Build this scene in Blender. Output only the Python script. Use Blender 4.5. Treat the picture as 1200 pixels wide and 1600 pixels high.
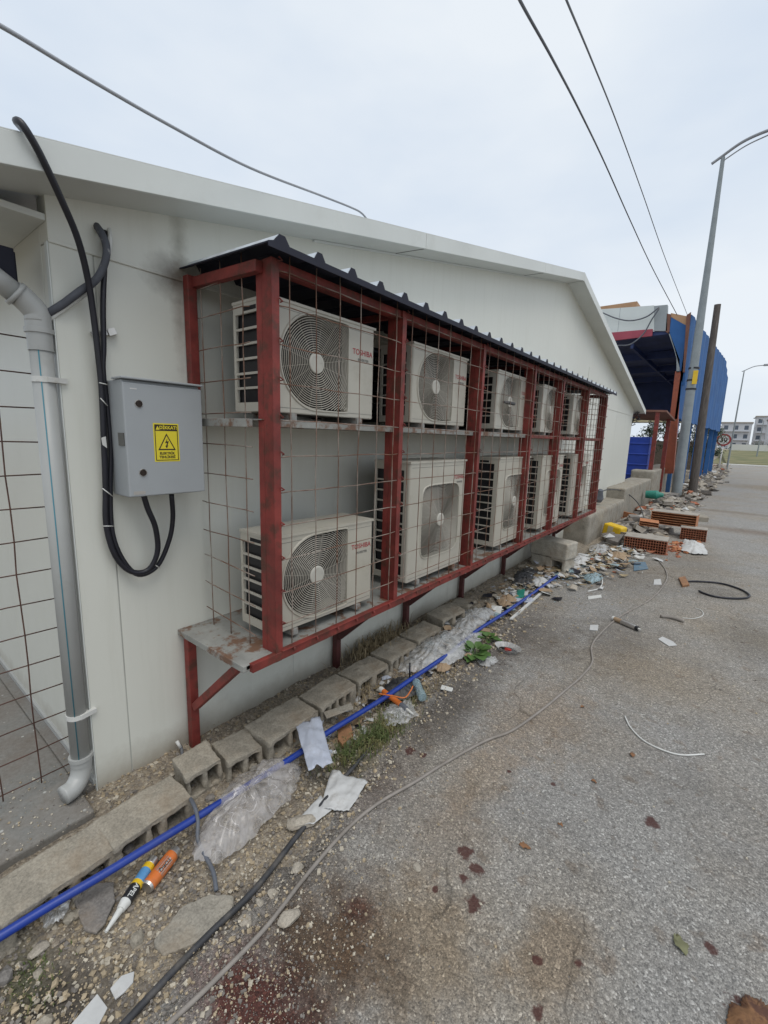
import bpy, math, random
from mathutils import Vector, Matrix, noise
random.seed(7)
PI = math.pi
for o in list(bpy.data.objects): bpy.data.objects.remove(o, do_unlink=True)
S = bpy.context.scene
COL = S.collection
# ------------------------------------------------------------------ camera
FPX = 687.6990620903885
RX = Vector((0.78480224, -0.12786104, 0.60641322))
RY = Vector((0.61904585, 0.11522386, -0.77685629))
RZ = Vector((0.02945638, 0.98507615, 0.16957979))
R3 = Matrix((RX, RY, RZ))
CP = Vector((2.4, 0.0, 1.92))
cam = bpy.data.cameras.new('camera'); camo = bpy.data.objects.new('camera', cam); COL.objects.link(camo)
camo.matrix_world = Matrix.Translation(CP) @ R3.to_4x4()
cam.sensor_fit = 'VERTICAL'; cam.sensor_height = 36.0; cam.lens = FPX/1600*36
cam.clip_start = 0.02; cam.clip_end = 3000
S.camera = camo
# ------------------------------------------------------------------ sky, sun, exposure
W = bpy.data.worlds.new("World"); S.world = W; W.use_nodes = True
wt = W.node_tree; wt.nodes.clear()
sky = wt.nodes.new('ShaderNodeTexSky'); sky.sky_type = 'NISHITA'; sky.sun_disc = False
SUN_EL, SUN_AZ = math.radians(66), math.radians(118)
sky.sun_elevation = SUN_EL; sky.sun_rotation = SUN_AZ; sky.dust_density = 2.0
tc = wt.nodes.new('ShaderNodeTexCoord'); mp = wt.nodes.new('ShaderNodeMapping'); mp.inputs['Scale'].default_value = (1, 1, 2.6)
nz = wt.nodes.new('ShaderNodeTexNoise'); nz.inputs['Scale'].default_value = 1.3; nz.inputs['Detail'].default_value = 5; nz.inputs['Roughness'].default_value = .5
rp = wt.nodes.new('ShaderNodeValToRGB'); rp.color_ramp.elements[0].position = .36; rp.color_ramp.elements[0].color = (6.9, 7.9, 9.2, 1)
rp.color_ramp.elements[1].position = .62; rp.color_ramp.elements[1].color = (9.0, 9.55, 10.1, 1)
mx = wt.nodes.new('ShaderNodeMix'); mx.data_type = 'RGBA'; mx.inputs[0].default_value = .9
bg = wt.nodes.new('ShaderNodeBackground'); bg.inputs[1].default_value = .1
ow = wt.nodes.new('ShaderNodeOutputWorld')
L = wt.links.new
L(tc.outputs['Generated'], mp.inputs[0]); L(mp.outputs[0], nz.inputs['Vector']); L(nz.outputs[0], rp.inputs[0])
L(sky.outputs[0], mx.inputs[6]); L(rp.outputs[0], mx.inputs[7]); L(mx.outputs[2], bg.inputs[0]); L(bg.outputs[0], ow.inputs[0])
sl = bpy.data.lights.new('sun', 'SUN'); sl.energy = 1.45; sl.angle = math.radians(40); sl.color = (1, .96, .9)
so = bpy.data.objects.new('sun', sl); COL.objects.link(so)
sd = Vector((math.sin(SUN_AZ)*math.cos(SUN_EL), math.cos(SUN_AZ)*math.cos(SUN_EL), math.sin(SUN_EL)))
so.rotation_euler = (-sd).to_track_quat('-Z', 'Y').to_euler(); so.location = (0, 0, 30)
S.view_settings.view_transform = 'Standard'; S.view_settings.look = 'None'; S.view_settings.exposure = 0.0; S.view_settings.gamma = 1
# ------------------------------------------------------------------ pixel -> point on a real plane
def ray(x, y): return R3 @ Vector((x-600, 800-y, -FPX))
def WX(x, y, v): r = ray(x, y); return CP + r*((v-CP.x)/r.x)
def WY(x, y, v): r = ray(x, y); return CP + r*((v-CP.y)/r.y)
def G(x, y, v=0.0): r = ray(x, y); return CP + r*((v-CP.z)/r.z)
# ------------------------------------------------------------------ materials
class N:
    def __init__(s, name):
        s.m = bpy.data.materials.new(name); s.m.use_nodes = True; s.t = s.m.node_tree
        s.b = s.t.nodes['Principled BSDF']; s._c = None
    def n(s, ty, **k):
        o = s.t.nodes.new(ty)
        for a, v in k.items(): setattr(o, a, v)
        return o
    def l(s, a, b): s.t.links.new(a, b)
    def co(s):
        if not s._c: s._c = s.n('ShaderNodeTexCoord').outputs['Object']
        return s._c
    def noise(s, sc, det=4, ro=.55, vec=None, stretch=None, dist=0):
        o = s.n('ShaderNodeTexNoise'); o.inputs['Scale'].default_value = sc; o.inputs['Detail'].default_value = det; o.inputs['Roughness'].default_value = ro
        o.inputs['Distortion'].default_value = dist
        v = vec or s.co()
        if stretch:
            m = s.n('ShaderNodeMapping'); m.inputs['Scale'].default_value = stretch; s.l(v, m.inputs[0]); v = m.outputs[0]
        s.l(v, o.inputs['Vector']); return o.outputs[0]
    def vor(s, sc, feat='F1', vec=None, out='Distance'):
        o = s.n('ShaderNodeTexVoronoi', feature=feat); o.inputs['Scale'].default_value = sc
        s.l(vec or s.co(), o.inputs['Vector']); return o.outputs[out]
    def ramp(s, f, *st):
        o = s.n('ShaderNodeValToRGB'); e = o.color_ramp.elements
        while len(e) < len(st): e.new(.5)
        for i, (p, c) in enumerate(st):
            e[i].position = p; e[i].color = (c, c, c, 1) if isinstance(c, (int, float)) else (*c, 1)
        s.l(f, o.inputs[0]); return o.outputs[0]
    def mix(s, f, a, b, bt='MIX'):
        o = s.n('ShaderNodeMix', data_type='RGBA', blend_type=bt)
        for i, v in ((0, f), (6, a), (7, b)):
            if isinstance(v, (int, float)): o.inputs[i].default_value = v if i == 0 else (v, v, v, 1)
            elif isinstance(v, tuple): o.inputs[i].default_value = (*v, 1)
            else: s.l(v, o.inputs[i])
        return o.outputs[2]
    def math(s, op, a, b=None, clamp=False):
        o = s.n('ShaderNodeMath', operation=op, use_clamp=clamp)
        for i, v in ((0, a), (1, b)):
            if v is None: continue
            if isinstance(v, (int, float)): o.inputs[i].default_value = v
            else: s.l(v, o.inputs[i])
        return o.outputs[0]
    def blob(s, p, rx, ry, rot=0, soft=.35, nz=.5, nsc=9, noisev=None):
        m = s.n('ShaderNodeMapping', vector_type='TEXTURE'); m.inputs['Location'].default_value = (p[0], p[1], p[2] if len(p) > 2 else 0)
        m.inputs['Rotation'].default_value = (0, 0, rot); m.inputs['Scale'].default_value = (rx, ry, rx)
        s.l(s.co(), m.inputs[0])
        o = s.n('ShaderNodeVectorMath', operation='LENGTH'); s.l(m.outputs[0], o.inputs[0])
        nn = noisev or s.noise(nsc, 4, .65)
        d = s.math('ADD', o.outputs['Value'], s.math('MULTIPLY', s.math('SUBTRACT', nn, .5), nz*4))
        r = s.n('ShaderNodeMapRange'); r.inputs[1].default_value = 1+soft; r.inputs[2].default_value = 1-soft
        s.l(d, r.inputs[0]); return r.outputs[0]
    def col(s, c):
        if isinstance(c, tuple): s.b.inputs['Base Color'].default_value = (*c, 1)
        else: s.l(c, s.b.inputs['Base Color'])
    def bump(s, h, st=.3, d=.01):
        o = s.n('ShaderNodeBump'); o.inputs['Strength'].default_value = st; o.inputs['Distance'].default_value = d
        s.l(h, o.inputs['Height']); s.l(o.outputs[0], s.b.inputs['Normal'])
    def rough(s, r):
        if isinstance(r, (int, float)): s.b.inputs['Roughness'].default_value = r
        else: s.l(r, s.b.inputs['Roughness'])
def sc3(c, k): return tuple(min(1, v*k) for v in c)
def simple(name, c, r=.6, var=.18, nsc=6, bump=.1, bsc=60, metal=0, dirt=None, dsc=3, dlo=.5, dhi=.7, dk=.7, stretch=None):
    q = N(name); f = q.noise(nsc, 5, .6, stretch=stretch)
    cc = q.ramp(f, (.3, sc3(c, 1-var)), (.7, sc3(c, 1+var)))
    if dirt:
        g = q.ramp(q.noise(dsc, 8, .7, stretch=stretch), (dlo, 0.0), (dhi, dk)); cc = q.mix(g, cc, dirt)
    q.col(cc); q.rough(r); q.b.inputs['Metallic'].default_value = metal
    if bump: q.bump(q.noise(bsc, 3, .6), bump, .004)
    return q.m
M = {}
RUST = (.13, .05, .025)
M['red'] = simple('red_primer', (.185, .029, .022), .6, .35, 7, .3, 40, dirt=(.075, .030, .018), dsc=11, dlo=.5, dhi=.64, dk=.85)
M['galv'] = simple('worn_galvanised', (.27, .27, .25), .6, .2, 8, .2, 50, dirt=(.15, .07, .035), dsc=7, dlo=.5, dhi=.58, dk=.9)
M['wire'] = simple('rusty_wire', (.15, .075, .045), .6, .4, 8, 0, dirt=(.33, .29, .25), dsc=3, dlo=.45, dhi=.6, dk=.85)
M['rustwire'] = simple('brown_rusty_wire', (.085, .04, .028), .7, .35, 10, 0)
M['shadedred'] = simple('shaded_red_primer', (.075, .018, .016), .65, .3, 7, .3, 40)  # the red primer again, with the shade below the deck put into its colour
M['case'] = simple('beige_enamel', (.49, .47, .41), .42, .05, 3, .03, 80, dirt=(.3, .27, .2), dsc=5, dlo=.55, dhi=.8, dk=.45)
_n = M['case'].node_tree; _b = _n.nodes['Principled BSDF']; _s = _b.inputs['Base Color'].links[0].from_socket
_o = _n.nodes.new('ShaderNodeObjectInfo'); _h = _n.nodes.new('ShaderNodeValToRGB'); _h.color_ramp.elements[0].color = (.93, .91, .87, 1); _h.color_ramp.elements[1].color = (1, 1, 1, 1)
_m = _n.nodes.new('ShaderNodeMix'); _m.data_type = 'RGBA'; _m.blend_type = 'MULTIPLY'; _m.inputs[0].default_value = 1
_n.links.new(_o.outputs['Random'], _h.inputs[0]); _n.links.new(_s, _m.inputs[6]); _n.links.new(_h.outputs[0], _m.inputs[7]); _n.links.new(_m.outputs[2], _b.inputs['Base Color'])
M['grille'] = simple('grille_plastic', (.45, .42, .36), .5, .06, 5, 0)
M['dark'] = simple('dark_inside', (.008, .008, .009), .7, .3, 6, 0)
M['blade'] = simple('fan_blade', (.018, .018, .018), .45, .2, 6, 0)
M['hub'] = simple('hub_plastic', (.52, .50, .44), .45, .05, 5, 0)
M['logo_red'] = simple('logo_red', (.35, .02, .03), .5, .1, 5, 0)
M['logo_grey'] = simple('logo_grey', (.10, .10, .10), .5, .1, 5, 0)
def coilmat():
    q = N('coil_fins'); w = q.n('ShaderNodeTexWave', wave_type='BANDS', bands_direction='X'); w.inputs['Scale'].default_value = 90
    q.l(q.co(), w.inputs['Vector']); q.col(q.ramp(w.outputs[1], (.3, (.012, .012, .014)), (.8, (.06, .06, .065)))); q.rough(.35); q.b.inputs['Metallic'].default_value = .6; return q.m
M['coil'] = coilmat()
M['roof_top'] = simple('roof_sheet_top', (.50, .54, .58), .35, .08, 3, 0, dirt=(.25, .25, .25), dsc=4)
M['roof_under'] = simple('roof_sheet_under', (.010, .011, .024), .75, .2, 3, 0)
M['pvc'] = simple('grey_pvc', (.38, .385, .37), .38, .05, 3, .03, 60, dirt=(.22, .2, .17), dsc=4, dlo=.55, dhi=.8, dk=.5)
M['tealline'] = simple('teal_print', (.06, .22, .28), .5, .1, 3, 0)
M['boxgrey'] = simple('grey_powdercoat', (.34, .36, .37), .45, .04, 3, .04, 200, dirt=(.24, .24, .23), dsc=3, dlo=.55, dhi=.8, dk=.4)
M['black'] = simple('black_rubber', (.010, .010, .016), .42, .3, 8, .1, 60, dirt=(.12, .11, .10), dsc=14, dlo=.62, dhi=.75, dk=.6)
M['dustblack'] = simple('dusty_black_hose', (.035, .036, .04), .6, .3, 12, .2, 60, dirt=(.16, .14, .115), dsc=7, dlo=.5, dhi=.7, dk=.6)
M['foam'] = simple('grey_insulation', (.07, .075, .09), .75, .25, 10, .2, 40, dirt=(.35, .35, .34), dsc=12, dlo=.6, dhi=.68, dk=.8)
M['white'] = simple('white_plastic', (.62, .62, .59), .5, .08, 8, .05, 60, dirt=(.35, .32, .26), dsc=10, dlo=.55, dhi=.75, dk=.6)
M['paper'] = simple('dirty_paper', (.50, .50, .49), .8, .12, 8, .3, 30, dirt=(.24, .20, .15), dsc=9, dlo=.55, dhi=.75, dk=.6)
M['bluepaper'] = simple('pale_blue_film', (.40, .43, .50), .6, .12, 8, .3, 20, dirt=(.25, .23, .2), dsc=7, dlo=.55, dhi=.75, dk=.5)
M['yellow'] = simple('yellow_plastic', (.72, .47, .02), .4, .08, 6, .05, 30, dirt=(.3, .2, .05), dsc=6, dlo=.6, dhi=.8, dk=.5)
M['stickeryellow'] = simple('sticker_yellow', (.72, .60, .03), .45, .04, 6, 0)
M['ink'] = simple('black_ink', (.03, .018, .012), .5, .1, 6, 0)
M['bluepipe'] = simple('blue_pipe', (.010, .038, .26), .38, .12, 6, .04, 60, dirt=(.06, .08, .2), dsc=8, dlo=.5, dhi=.75, dk=.5)
M['greyhose'] = simple('dusty_grey_cable', (.25, .225, .20), .75, .18, 14, .2, 60, dirt=(.15, .125, .1), dsc=6, dlo=.5, dhi=.7, dk=.6)
M['darkgrey'] = simple('grey_sheath', (.10, .11, .13), .6, .2, 10, .15, 60, dirt=(.2, .18, .15), dsc=9, dlo=.55, dhi=.7, dk=.6)
M['orange'] = simple('orange_print', (.62, .16, .03), .45, .15, 12, 0, dirt=(.2, .1, .05), dsc=12)
M['silver'] = simple('silver_metal', (.55, .53, .5), .3, .1, 8, 0, metal=.8)
M['blackprint'] = simple('black_print', (.02, .02, .022), .4, .2, 8, 0)
M['blueprint'] = simple('blue_print', (.10, .28, .52), .45, .2, 8, 0)
M['green'] = simple('green_plastic', (.02, .20, .15), .5, .2, 8, 0)
M['bluescrap'] = simple('blue_sheet', (.10, .17, .23), .6, .15, 8, 0, dirt=(.2, .18, .15), dsc=8)
M['card'] = simple('brown_card', (.34, .24, .15), .85, .15, 8, .2, 40, dirt=(.16, .12, .08), dsc=8)
M['wood'] = simple('old_wood_pole', (.10, .085, .075), .8, .3, 5, .4, 30, stretch=(8, 8, .6), dirt=(.22, .2, .18), dsc=3)
M['steelpole'] = simple('painted_steel_pole', (.24, .27, .28), .45, .12, 4, .05, 30, dirt=(.4, .4, .4), dsc=5, dlo=.6, dhi=.7, dk=.5)
M['polelight'] = simple('galvanised_arm', (.30, .31, .33), .4, .1, 4, 0)
M['shedblue'] = simple('blue_cladding', (.028, .11, .30), .85, .18, 1.2, .05, 20, dirt=(.06, .14, .28), dsc=.7, dlo=.5, dhi=.7, dk=.6)
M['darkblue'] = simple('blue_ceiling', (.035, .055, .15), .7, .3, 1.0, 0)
M['tankblue'] = simple('blue_panel', (.012, .045, .30), .45, .2, 2, 0)
M['orangecol'] = simple('orange_column_paint', (.34, .085, .04), .55, .15, 2, .05, 30, dirt=(.15, .05, .03), dsc=3)
M['pinkbeam'] = simple('pink_red_beam', (.36, .06, .09), .55, .12, 2, 0)
M['panelwhite'] = simple('white_panel', (.62, .66, .64), .5, .04, 1.5, .02, 30)
M['panelgrey'] = simple('grey_panel', (.30, .33, .34), .5, .06, 1.5, 0)
M['rustbeam'] = simple('rusty_frame', (.18, .08, .055), .7, .25, 3, .1, 30)
M['tan'] = simple('tan_roof', (.45, .27, .15), .7, .15, .8, 0)
M['brickred'] = simple('hollow_clay', (.33, .115, .06), .85, .2, 12, .3, 50, dirt=(.38, .22, .14), dsc=9, dlo=.5, dhi=.75, dk=.6)
M['brickorange'] = simple('orange_clay', (.44, .18, .08), .85, .18, 12, .3, 50, dirt=(.42, .29, .2), dsc=6, dlo=.5, dhi=.75, dk=.6)
M['mortar'] = simple('dusty_mortar', (.34, .31, .27), .9, .15, 12, .4, 50, dirt=(.2, .16, .12), dsc=5)
M['bloodred'] = simple('red_plastic', (.35, .03, .02), .5, .2, 8, 0)
M['leafdry'] = simple('dry_leaf', (.26, .13, .06), .8, .3, 20, .2, 60, dirt=(.10, .05, .03), dsc=30, dlo=.5, dhi=.7, dk=.7)
M['leafdark'] = simple('dark_dry_leaf', (.20, .10, .045), .9, .4, 25, .6, 70, dirt=(.06, .025, .02), dsc=18, dlo=.45, dhi=.6, dk=.85)
M['leafgreen'] = simple('faded_green_leaf', (.17, .17, .09), .7, .2, 25, .2, 60)
M['plant'] = simple('green_leaves', (.075, .15, .035), .55, .25, 20, .1, 60)
M['grassmat'] = simple('grass_blades', (.09, .12, .035), .7, .4, 14, 0, dirt=(.26, .21, .10), dsc=9, dlo=.5, dhi=.6, dk=.7)
M['straw'] = simple('dry_straw', (.28, .22, .13), .85, .3, 14, 0)
M['foliage'] = simple('dark_foliage', (.045, .06, .035), .8, .35, 2, 0)
M['bark'] = simple('bark', (.10, .08, .06), .9, .3, 10, .3, 20)
M['glass'] = simple('window_glass', (.08, .10, .13), .15, .1, 1, 0)
M['aptwhite'] = simple('pale_render', (.50, .51, .53), .8, .06, .3, 0)
M['aptred'] = simple('brick_red_render', (.32, .14, .09), .8, .1, .3, 0)
M['wallwhite'] = simple('boundary_wall_white', (.62, .62, .58), .8, .06, .3, 0, dirt=(.45, .42, .35), dsc=.4)
M['fieldgreen'] = simple('field_grass', (.13, .135, .055), .95, .25, .5, 0, dirt=(.22, .18, .09), dsc=.25, dlo=.45, dhi=.6, dk=.7)
M['rubbertrim'] = simple('seam_dark', (.12, .12, .11), .7, .2, 5, 0)
M['seamgrey'] = simple('seam_grey', (.42, .42, .38), .7, .1, 5, 0)
M['paleyellow'] = simple('pale_yellow', (.55, .48, .30), .8, .08, 1, 0)
M['signwhite'] = simple('sign_white', (.6, .6, .58), .5, .05, 5, 0)
M['signred'] = simple('sign_red', (.30, .03, .03), .5, .05, 5, 0)

def concrete(name, c, k=1.0):
    q = N(name); a = q.noise(7, 8, .65); b = q.noise(90, 3, .7)
    cc = q.ramp(a, (.28, sc3(c, .55)), (.5, c), (.75, sc3(c, 1.3)))
    cc = q.mix(.35, cc, q.ramp(b, (.35, sc3(c, .45)), (.65, sc3(c, 1.55))), 'MIX')
    g = q.ramp(q.noise(3.3, 7, .7), (.5, 0.0), (.68, .6)); cc = q.mix(g, cc, (.22, .165, .11))
    q.col(cc); q.rough(.95); q.bump(q.math('ADD', b, q.math('MULTIPLY', a, .6)), .6*k, .006); return q.m
M['block'] = concrete('hollow_block_concrete', (.30, .268, .215))
M['oldconc'] = concrete('old_concrete', (.29, .265, .22))
M['blockpale'] = concrete('pale_block_concrete', (.42, .39, .33), .8)
M['stone'] = concrete('stone_chunk', (.38, .34, .28))
M['stonedark'] = concrete('stone_grey', (.20, .185, .17))

# building wall
def wallmat():
    q = N('sandwich_panel_paint'); c = (.635, .635, .57)
    f = q.noise(.5, 4, .5); cc = q.ramp(f, (.3, sc3(c, .94)), (.7, sc3(c, 1.05)))
    st = q.noise(2.2, 6, .7, stretch=(1, 6, .5)); cc = q.mix(q.ramp(st, (.5, 0.0), (.85, .28)), cc, (.46, .45, .37))
    # scorched patch beside the cage roof, and grime along the foot
    bn = q.noise(10, 5, .7)
    cc = q.mix(q.math('MULTIPLY', q.blob((0, 1.25-7.6, 2.70), .075, .10, soft=.8, nz=.3, noisev=bn), .8), cc, (.085, .06, .04))
    cc = q.mix(q.math('MULTIPLY', q.blob((0, 1.27-7.6, 2.88), .12, .03, soft=.9, nz=.6, noisev=bn), .55), cc, (.14, .12, .075))
    cc = q.mix(q.math('MULTIPLY', q.blob((0, 1.265-7.6, 2.50), .16, .03, soft=.9, nz=.6, noisev=bn), .5), cc, (.15, .11, .08))
    sp = q.n('ShaderNodeSeparateXYZ'); q.l(q.co(), sp.inputs[0])
    h = q.math('ADD', sp.outputs[2], q.math('MULTIPLY', q.noise(6, 6, .7), .22))
    cc = q.mix(q.ramp(h, (.10, .8), (.33, 0.0)), cc, (.26, .21, .15))
    q.col(cc); q.rough(.42); q.bump(q.noise(1.4, 2, .5), .06, .05); return q.m
M['wall'] = wallmat()
M['trim'] = simple('roof_trim_paint', (.62, .64, .61), .4, .05, 1.5, .02, 20, dirt=(.38, .38, .32), dsc=2, dlo=.55, dhi=.85, dk=.4)
M['soffit'] = simple('soffit_paint', (.57, .58, .54), .5, .06, 1.5, .02, 20)

# ------------------------------------------------------------------ mesh builder
class MB:
    def __init__(s): s.v = []; s.f = []; s.mi = []; s.sm = []; s.T = Matrix.Identity(4)
    def add(s, vs, fs, mi=0, sm=False):
        b = len(s.v); s.v += [s.T @ Vector(p) for p in vs]
        for f in fs: s.f.append(tuple(b+i for i in f)); s.mi.append(mi); s.sm.append(sm)
        return s
    def box(s, x0, x1, y0, y1, z0, z1, mi=0):
        return s.add([(x0, y0, z0), (x1, y0, z0), (x1, y1, z0), (x0, y1, z0), (x0, y0, z1), (x1, y0, z1), (x1, y1, z1), (x0, y1, z1)],
              [(0, 3, 2, 1), (4, 5, 6, 7), (0, 1, 5, 4), (1, 2, 6, 5), (2, 3, 7, 6), (3, 0, 4, 7)], mi)
    def bar(s, a, b, w, h, up=(0, 0, 1), mi=0):      # box from a to b with section w x h
        a = Vector(a); b = Vector(b); d = (b-a).normalized(); u = Vector(up)
        if abs(d.dot(u)) > .98: u = Vector((1, 0, 0))
        sx = d.cross(u).normalized(); uz = sx.cross(d)
        vs = [p+sx*i*w/2+uz*j*h/2 for p in (a, b) for i, j in ((-1, -1), (1, -1), (1, 1), (-1, 1))]
        return s.add(vs, [(0, 1, 2, 3), (7, 6, 5, 4), (0, 4, 5, 1), (1, 5, 6, 2), (2, 6, 7, 3), (3, 7, 4, 0)], mi)
    def tube(s, pts, r, n=8, mi=0, closed=False, cap=True, sm=True):
        pts = [Vector(p) for p in pts]; m = len(pts); rr = r if isinstance(r, (list, tuple)) else [r]*m
        vs = []; up = None
        for i, p in enumerate(pts):
            a = pts[i-1] if (i > 0 or closed) else p; b = pts[(i+1) % m] if (i < m-1 or closed) else p
            d = (b-a); d = d.normalized() if d.length > 1e-9 else Vector((0, 0, 1))
            if up is None: up = Vector((0, 0, 1)) if abs(d.z) < .9 else Vector((1, 0, 0))
            up = (up-d*up.dot(d)); up = up.normalized() if up.length > 1e-6 else d.orthogonal().normalized()
            sx = d.cross(up)
            for k in range(n):
                t = 2*PI*k/n; vs.append(p+(sx*math.cos(t)+up*math.sin(t))*rr[i])
        fs = []
        for i in range(m if closed else m-1):
            for k in range(n):
                j = (i+1) % m; fs.append((i*n+k, j*n+k, j*n+(k+1) % n, i*n+(k+1) % n))
        if cap and not closed: fs += [tuple(range(n)), tuple((m-1)*n+k for k in reversed(range(n)))]
        return s.add(vs, fs, mi, sm)
    def lathe(s, a, b, prof, n=16, mi=0, sm=True):   # prof: list of (t along a->b, radius)
        a = Vector(a); b = Vector(b)
        for (t0, r0), (t1, r1) in zip(prof[:-1], prof[1:]): s.tube([a+(b-a)*t0, a+(b-a)*t1], [r0, r1], n, mi, sm=sm, cap=False)
        (t0, r0), (t1, r1) = prof[0], prof[-1]; e = (b-a)*1e-5
        s.tube([a+(b-a)*t0, a+(b-a)*t0+e], [r0, r0], n, mi, sm=False); s.tube([a+(b-a)*t1-e, a+(b-a)*t1], [r1, r1], n, mi, sm=False)
        return s
    def prism(s, pts, off, mi=0):                    # polygon extruded by off
        pts = [Vector(p) for p in pts]; o = Vector(off); n = len(pts)
        return s.add(pts+[p+o for p in pts], [tuple(reversed(range(n))), tuple(range(n, 2*n))]+[(i, (i+1) % n, n+(i+1) % n, n+i) for i in range(n)], mi)
    def build(s, name, mats, parent=None, origin=None, bevel=0, solid=0):
        if not isinstance(mats, (list, tuple)): mats = [mats]
        if parent is not None:
            o0 = Vector(parent.get('_o', (0, 0, 0)))
        elif origin is not None: o0 = Vector(origin)
        else:
            xs = [v.x for v in s.v]; ys = [v.y for v in s.v]; zs = [v.z for v in s.v]
            o0 = Vector(((min(xs)+max(xs))/2, (min(ys)+max(ys))/2, min(zs)))
        me = bpy.data.meshes.new(name); me.from_pydata([tuple(v-o0) for v in s.v], [], s.f)
        for m in mats: me.materials.append(M[m] if isinstance(m, str) else m)
        me.polygons.foreach_set('material_index', s.mi); me.polygons.foreach_set('use_smooth', s.sm); me.update()
        o = bpy.data.objects.new(name, me); COL.objects.link(o)
        if parent is not None: o.parent = parent; o['_o'] = tuple(o0)
        else: o.location = o0; o['_o'] = tuple(o0)
        if bevel:
            b = o.modifiers.new('bevel', 'BEVEL'); b.width = bevel; b.segments = 2; b.limit_method = 'ANGLE'; b.angle_limit = math.radians(50)
        if solid:
            b = o.modifiers.new('solid', 'SOLIDIFY'); b.thickness = solid
        return o
def tag(o, label, cat, group=None):
    o['label'] = label; o['category'] = cat
    if group: o['group'] = group
    return o
def struct(o): o['kind'] = 'structure'; return o
def stuff(o, label, cat): o['kind'] = 'stuff'; o['label'] = label; o['category'] = cat; return o
def thing(name, label, cat, loc=(0, 0, 0), group=None):
    o = bpy.data.objects.new(name, None); COL.objects.link(o); o.location = loc; o['_o'] = tuple(loc); o.empty_display_size = .1
    return tag(o, label, cat, group)
def copy_tree(o, parent=None):
    c = o.copy(); COL.objects.link(c)
    if parent is not None: c.parent = parent
    for ch in list(o.children): copy_tree(ch, c)
    return c
def text_mesh(mb, body, size, P, ux, uy, mi=0, thick=.0008, bold=.0):
    """lay flat lettering centred at P, running along ux, upright along uy"""
    cu = bpy.data.curves.new('t', 'FONT'); cu.body = body; cu.size = size; cu.align_x = 'CENTER'; cu.align_y = 'CENTER'; cu.offset = bold; cu.resolution_u = 4
    ob = bpy.data.objects.new('t', cu); COL.objects.link(ob); bpy.context.view_layer.update()
    dg = bpy.context.evaluated_depsgraph_get(); me = bpy.data.meshes.new_from_object(ob.evaluated_get(dg))
    ux = Vector(ux).normalized(); uy = Vector(uy).normalized(); n = ux.cross(uy); P = Vector(P)
    mb.add([P+ux*v.co.x+uy*v.co.y+n*thick for v in me.vertices], [tuple(p.vertices) for p in me.polygons], mi)
    bpy.data.objects.remove(ob); bpy.data.meshes.remove(me); bpy.data.curves.remove(cu)
def smooth_path(pts, k=6):
    pts = [Vector(p) for p in pts]; out = []
    P = [pts[0]*2-pts[1]]+pts+[pts[-1]*2-pts[-2]]
    for i in range(1, len(P)-2):
        a, b, c, d = P[i-1:i+3]
        for j in range(k):
            t = j/k; out.append(.5*((2*b)+(c-a)*t+(2*a-5*b+4*c-d)*t*t+(3*b-a-3*c+d)*t**3))
    out.append(P[-2]); return out
def nz3(x, y, z=0): return noise.noise(Vector((x, y, z)))
def lerp(xs, ys, x):
    if x <= xs[0]: return ys[0]
    for i in range(len(xs)-1):
        if x <= xs[i+1]: return ys[i]+(ys[i+1]-ys[i])*(x-xs[i])/(xs[i+1]-xs[i])
    return ys[-1]
# ------------------------------------------------------------------ ground and road
EY = [-3, .3, .7, 1.2, 1.7, 2.3, 3, 3.8, 5, 6.3, 9, 12, 19, 60]
EX = [1.1, 1.0, 1.04, 1.03, .93, .86, .78, .74, .6, .5, .75, 1.0, 1.6, 2.3]
def edge(y): return lerp(EY, EX, y)+.05*nz3(0, y*3.1)+.03*nz3(4, y*9)
def gh(x, y):
    e = edge(y); n1 = nz3(x*3.2, y*3.2, 1); n2 = nz3(x*11, y*11, 2); n3 = nz3(x*31, y*31, 3)
    if x > e+.25: return -.035
    v = .016*n1+.012*n2+.007*n3
    if x < .3: base = .035
    elif x < .55: base = .035-.055*(x-.3)/.25
    else: base = -.02
    t = min(1, max(0, (x-e+.02)/.25)); z = (base+v)*(1-t)+(-.035)*t
    return z
def rz(x, y): return .004*nz3(x*.9, y*.9, 5)+.0025*nz3(x*6, y*6, 6)
def surf(x, y):
    e = edge(y)
    return rz(x, y) if x > e+.08 else max(gh(x, y), -.02)
def axis(lo, hi, fine_lo, fine_hi, st, grow=1.25):
    a = []; v = fine_lo
    while v < fine_hi: a.append(v); v += st
    s = st
    while v < hi: a.append(v); s *= grow; v += s
    a.append(hi); s = st; v = fine_lo-st
    while v > lo: a.insert(0, v); s *= grow; v -= s
    a.insert(0, lo); return a
def grid(xs, ys, h, name, mat):
    nx = len(xs); vs = [(x, y, h(x, y)) for y in ys for x in xs]
    fs = [(j*nx+i, j*nx+i+1, (j+1)*nx+i+1, (j+1)*nx+i) for j in range(len(ys)-1) for i in range(nx-1)]
    return struct(MB().add(vs, fs, 0, True).build(name, mat, origin=(0, 0, 0)))

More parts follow.
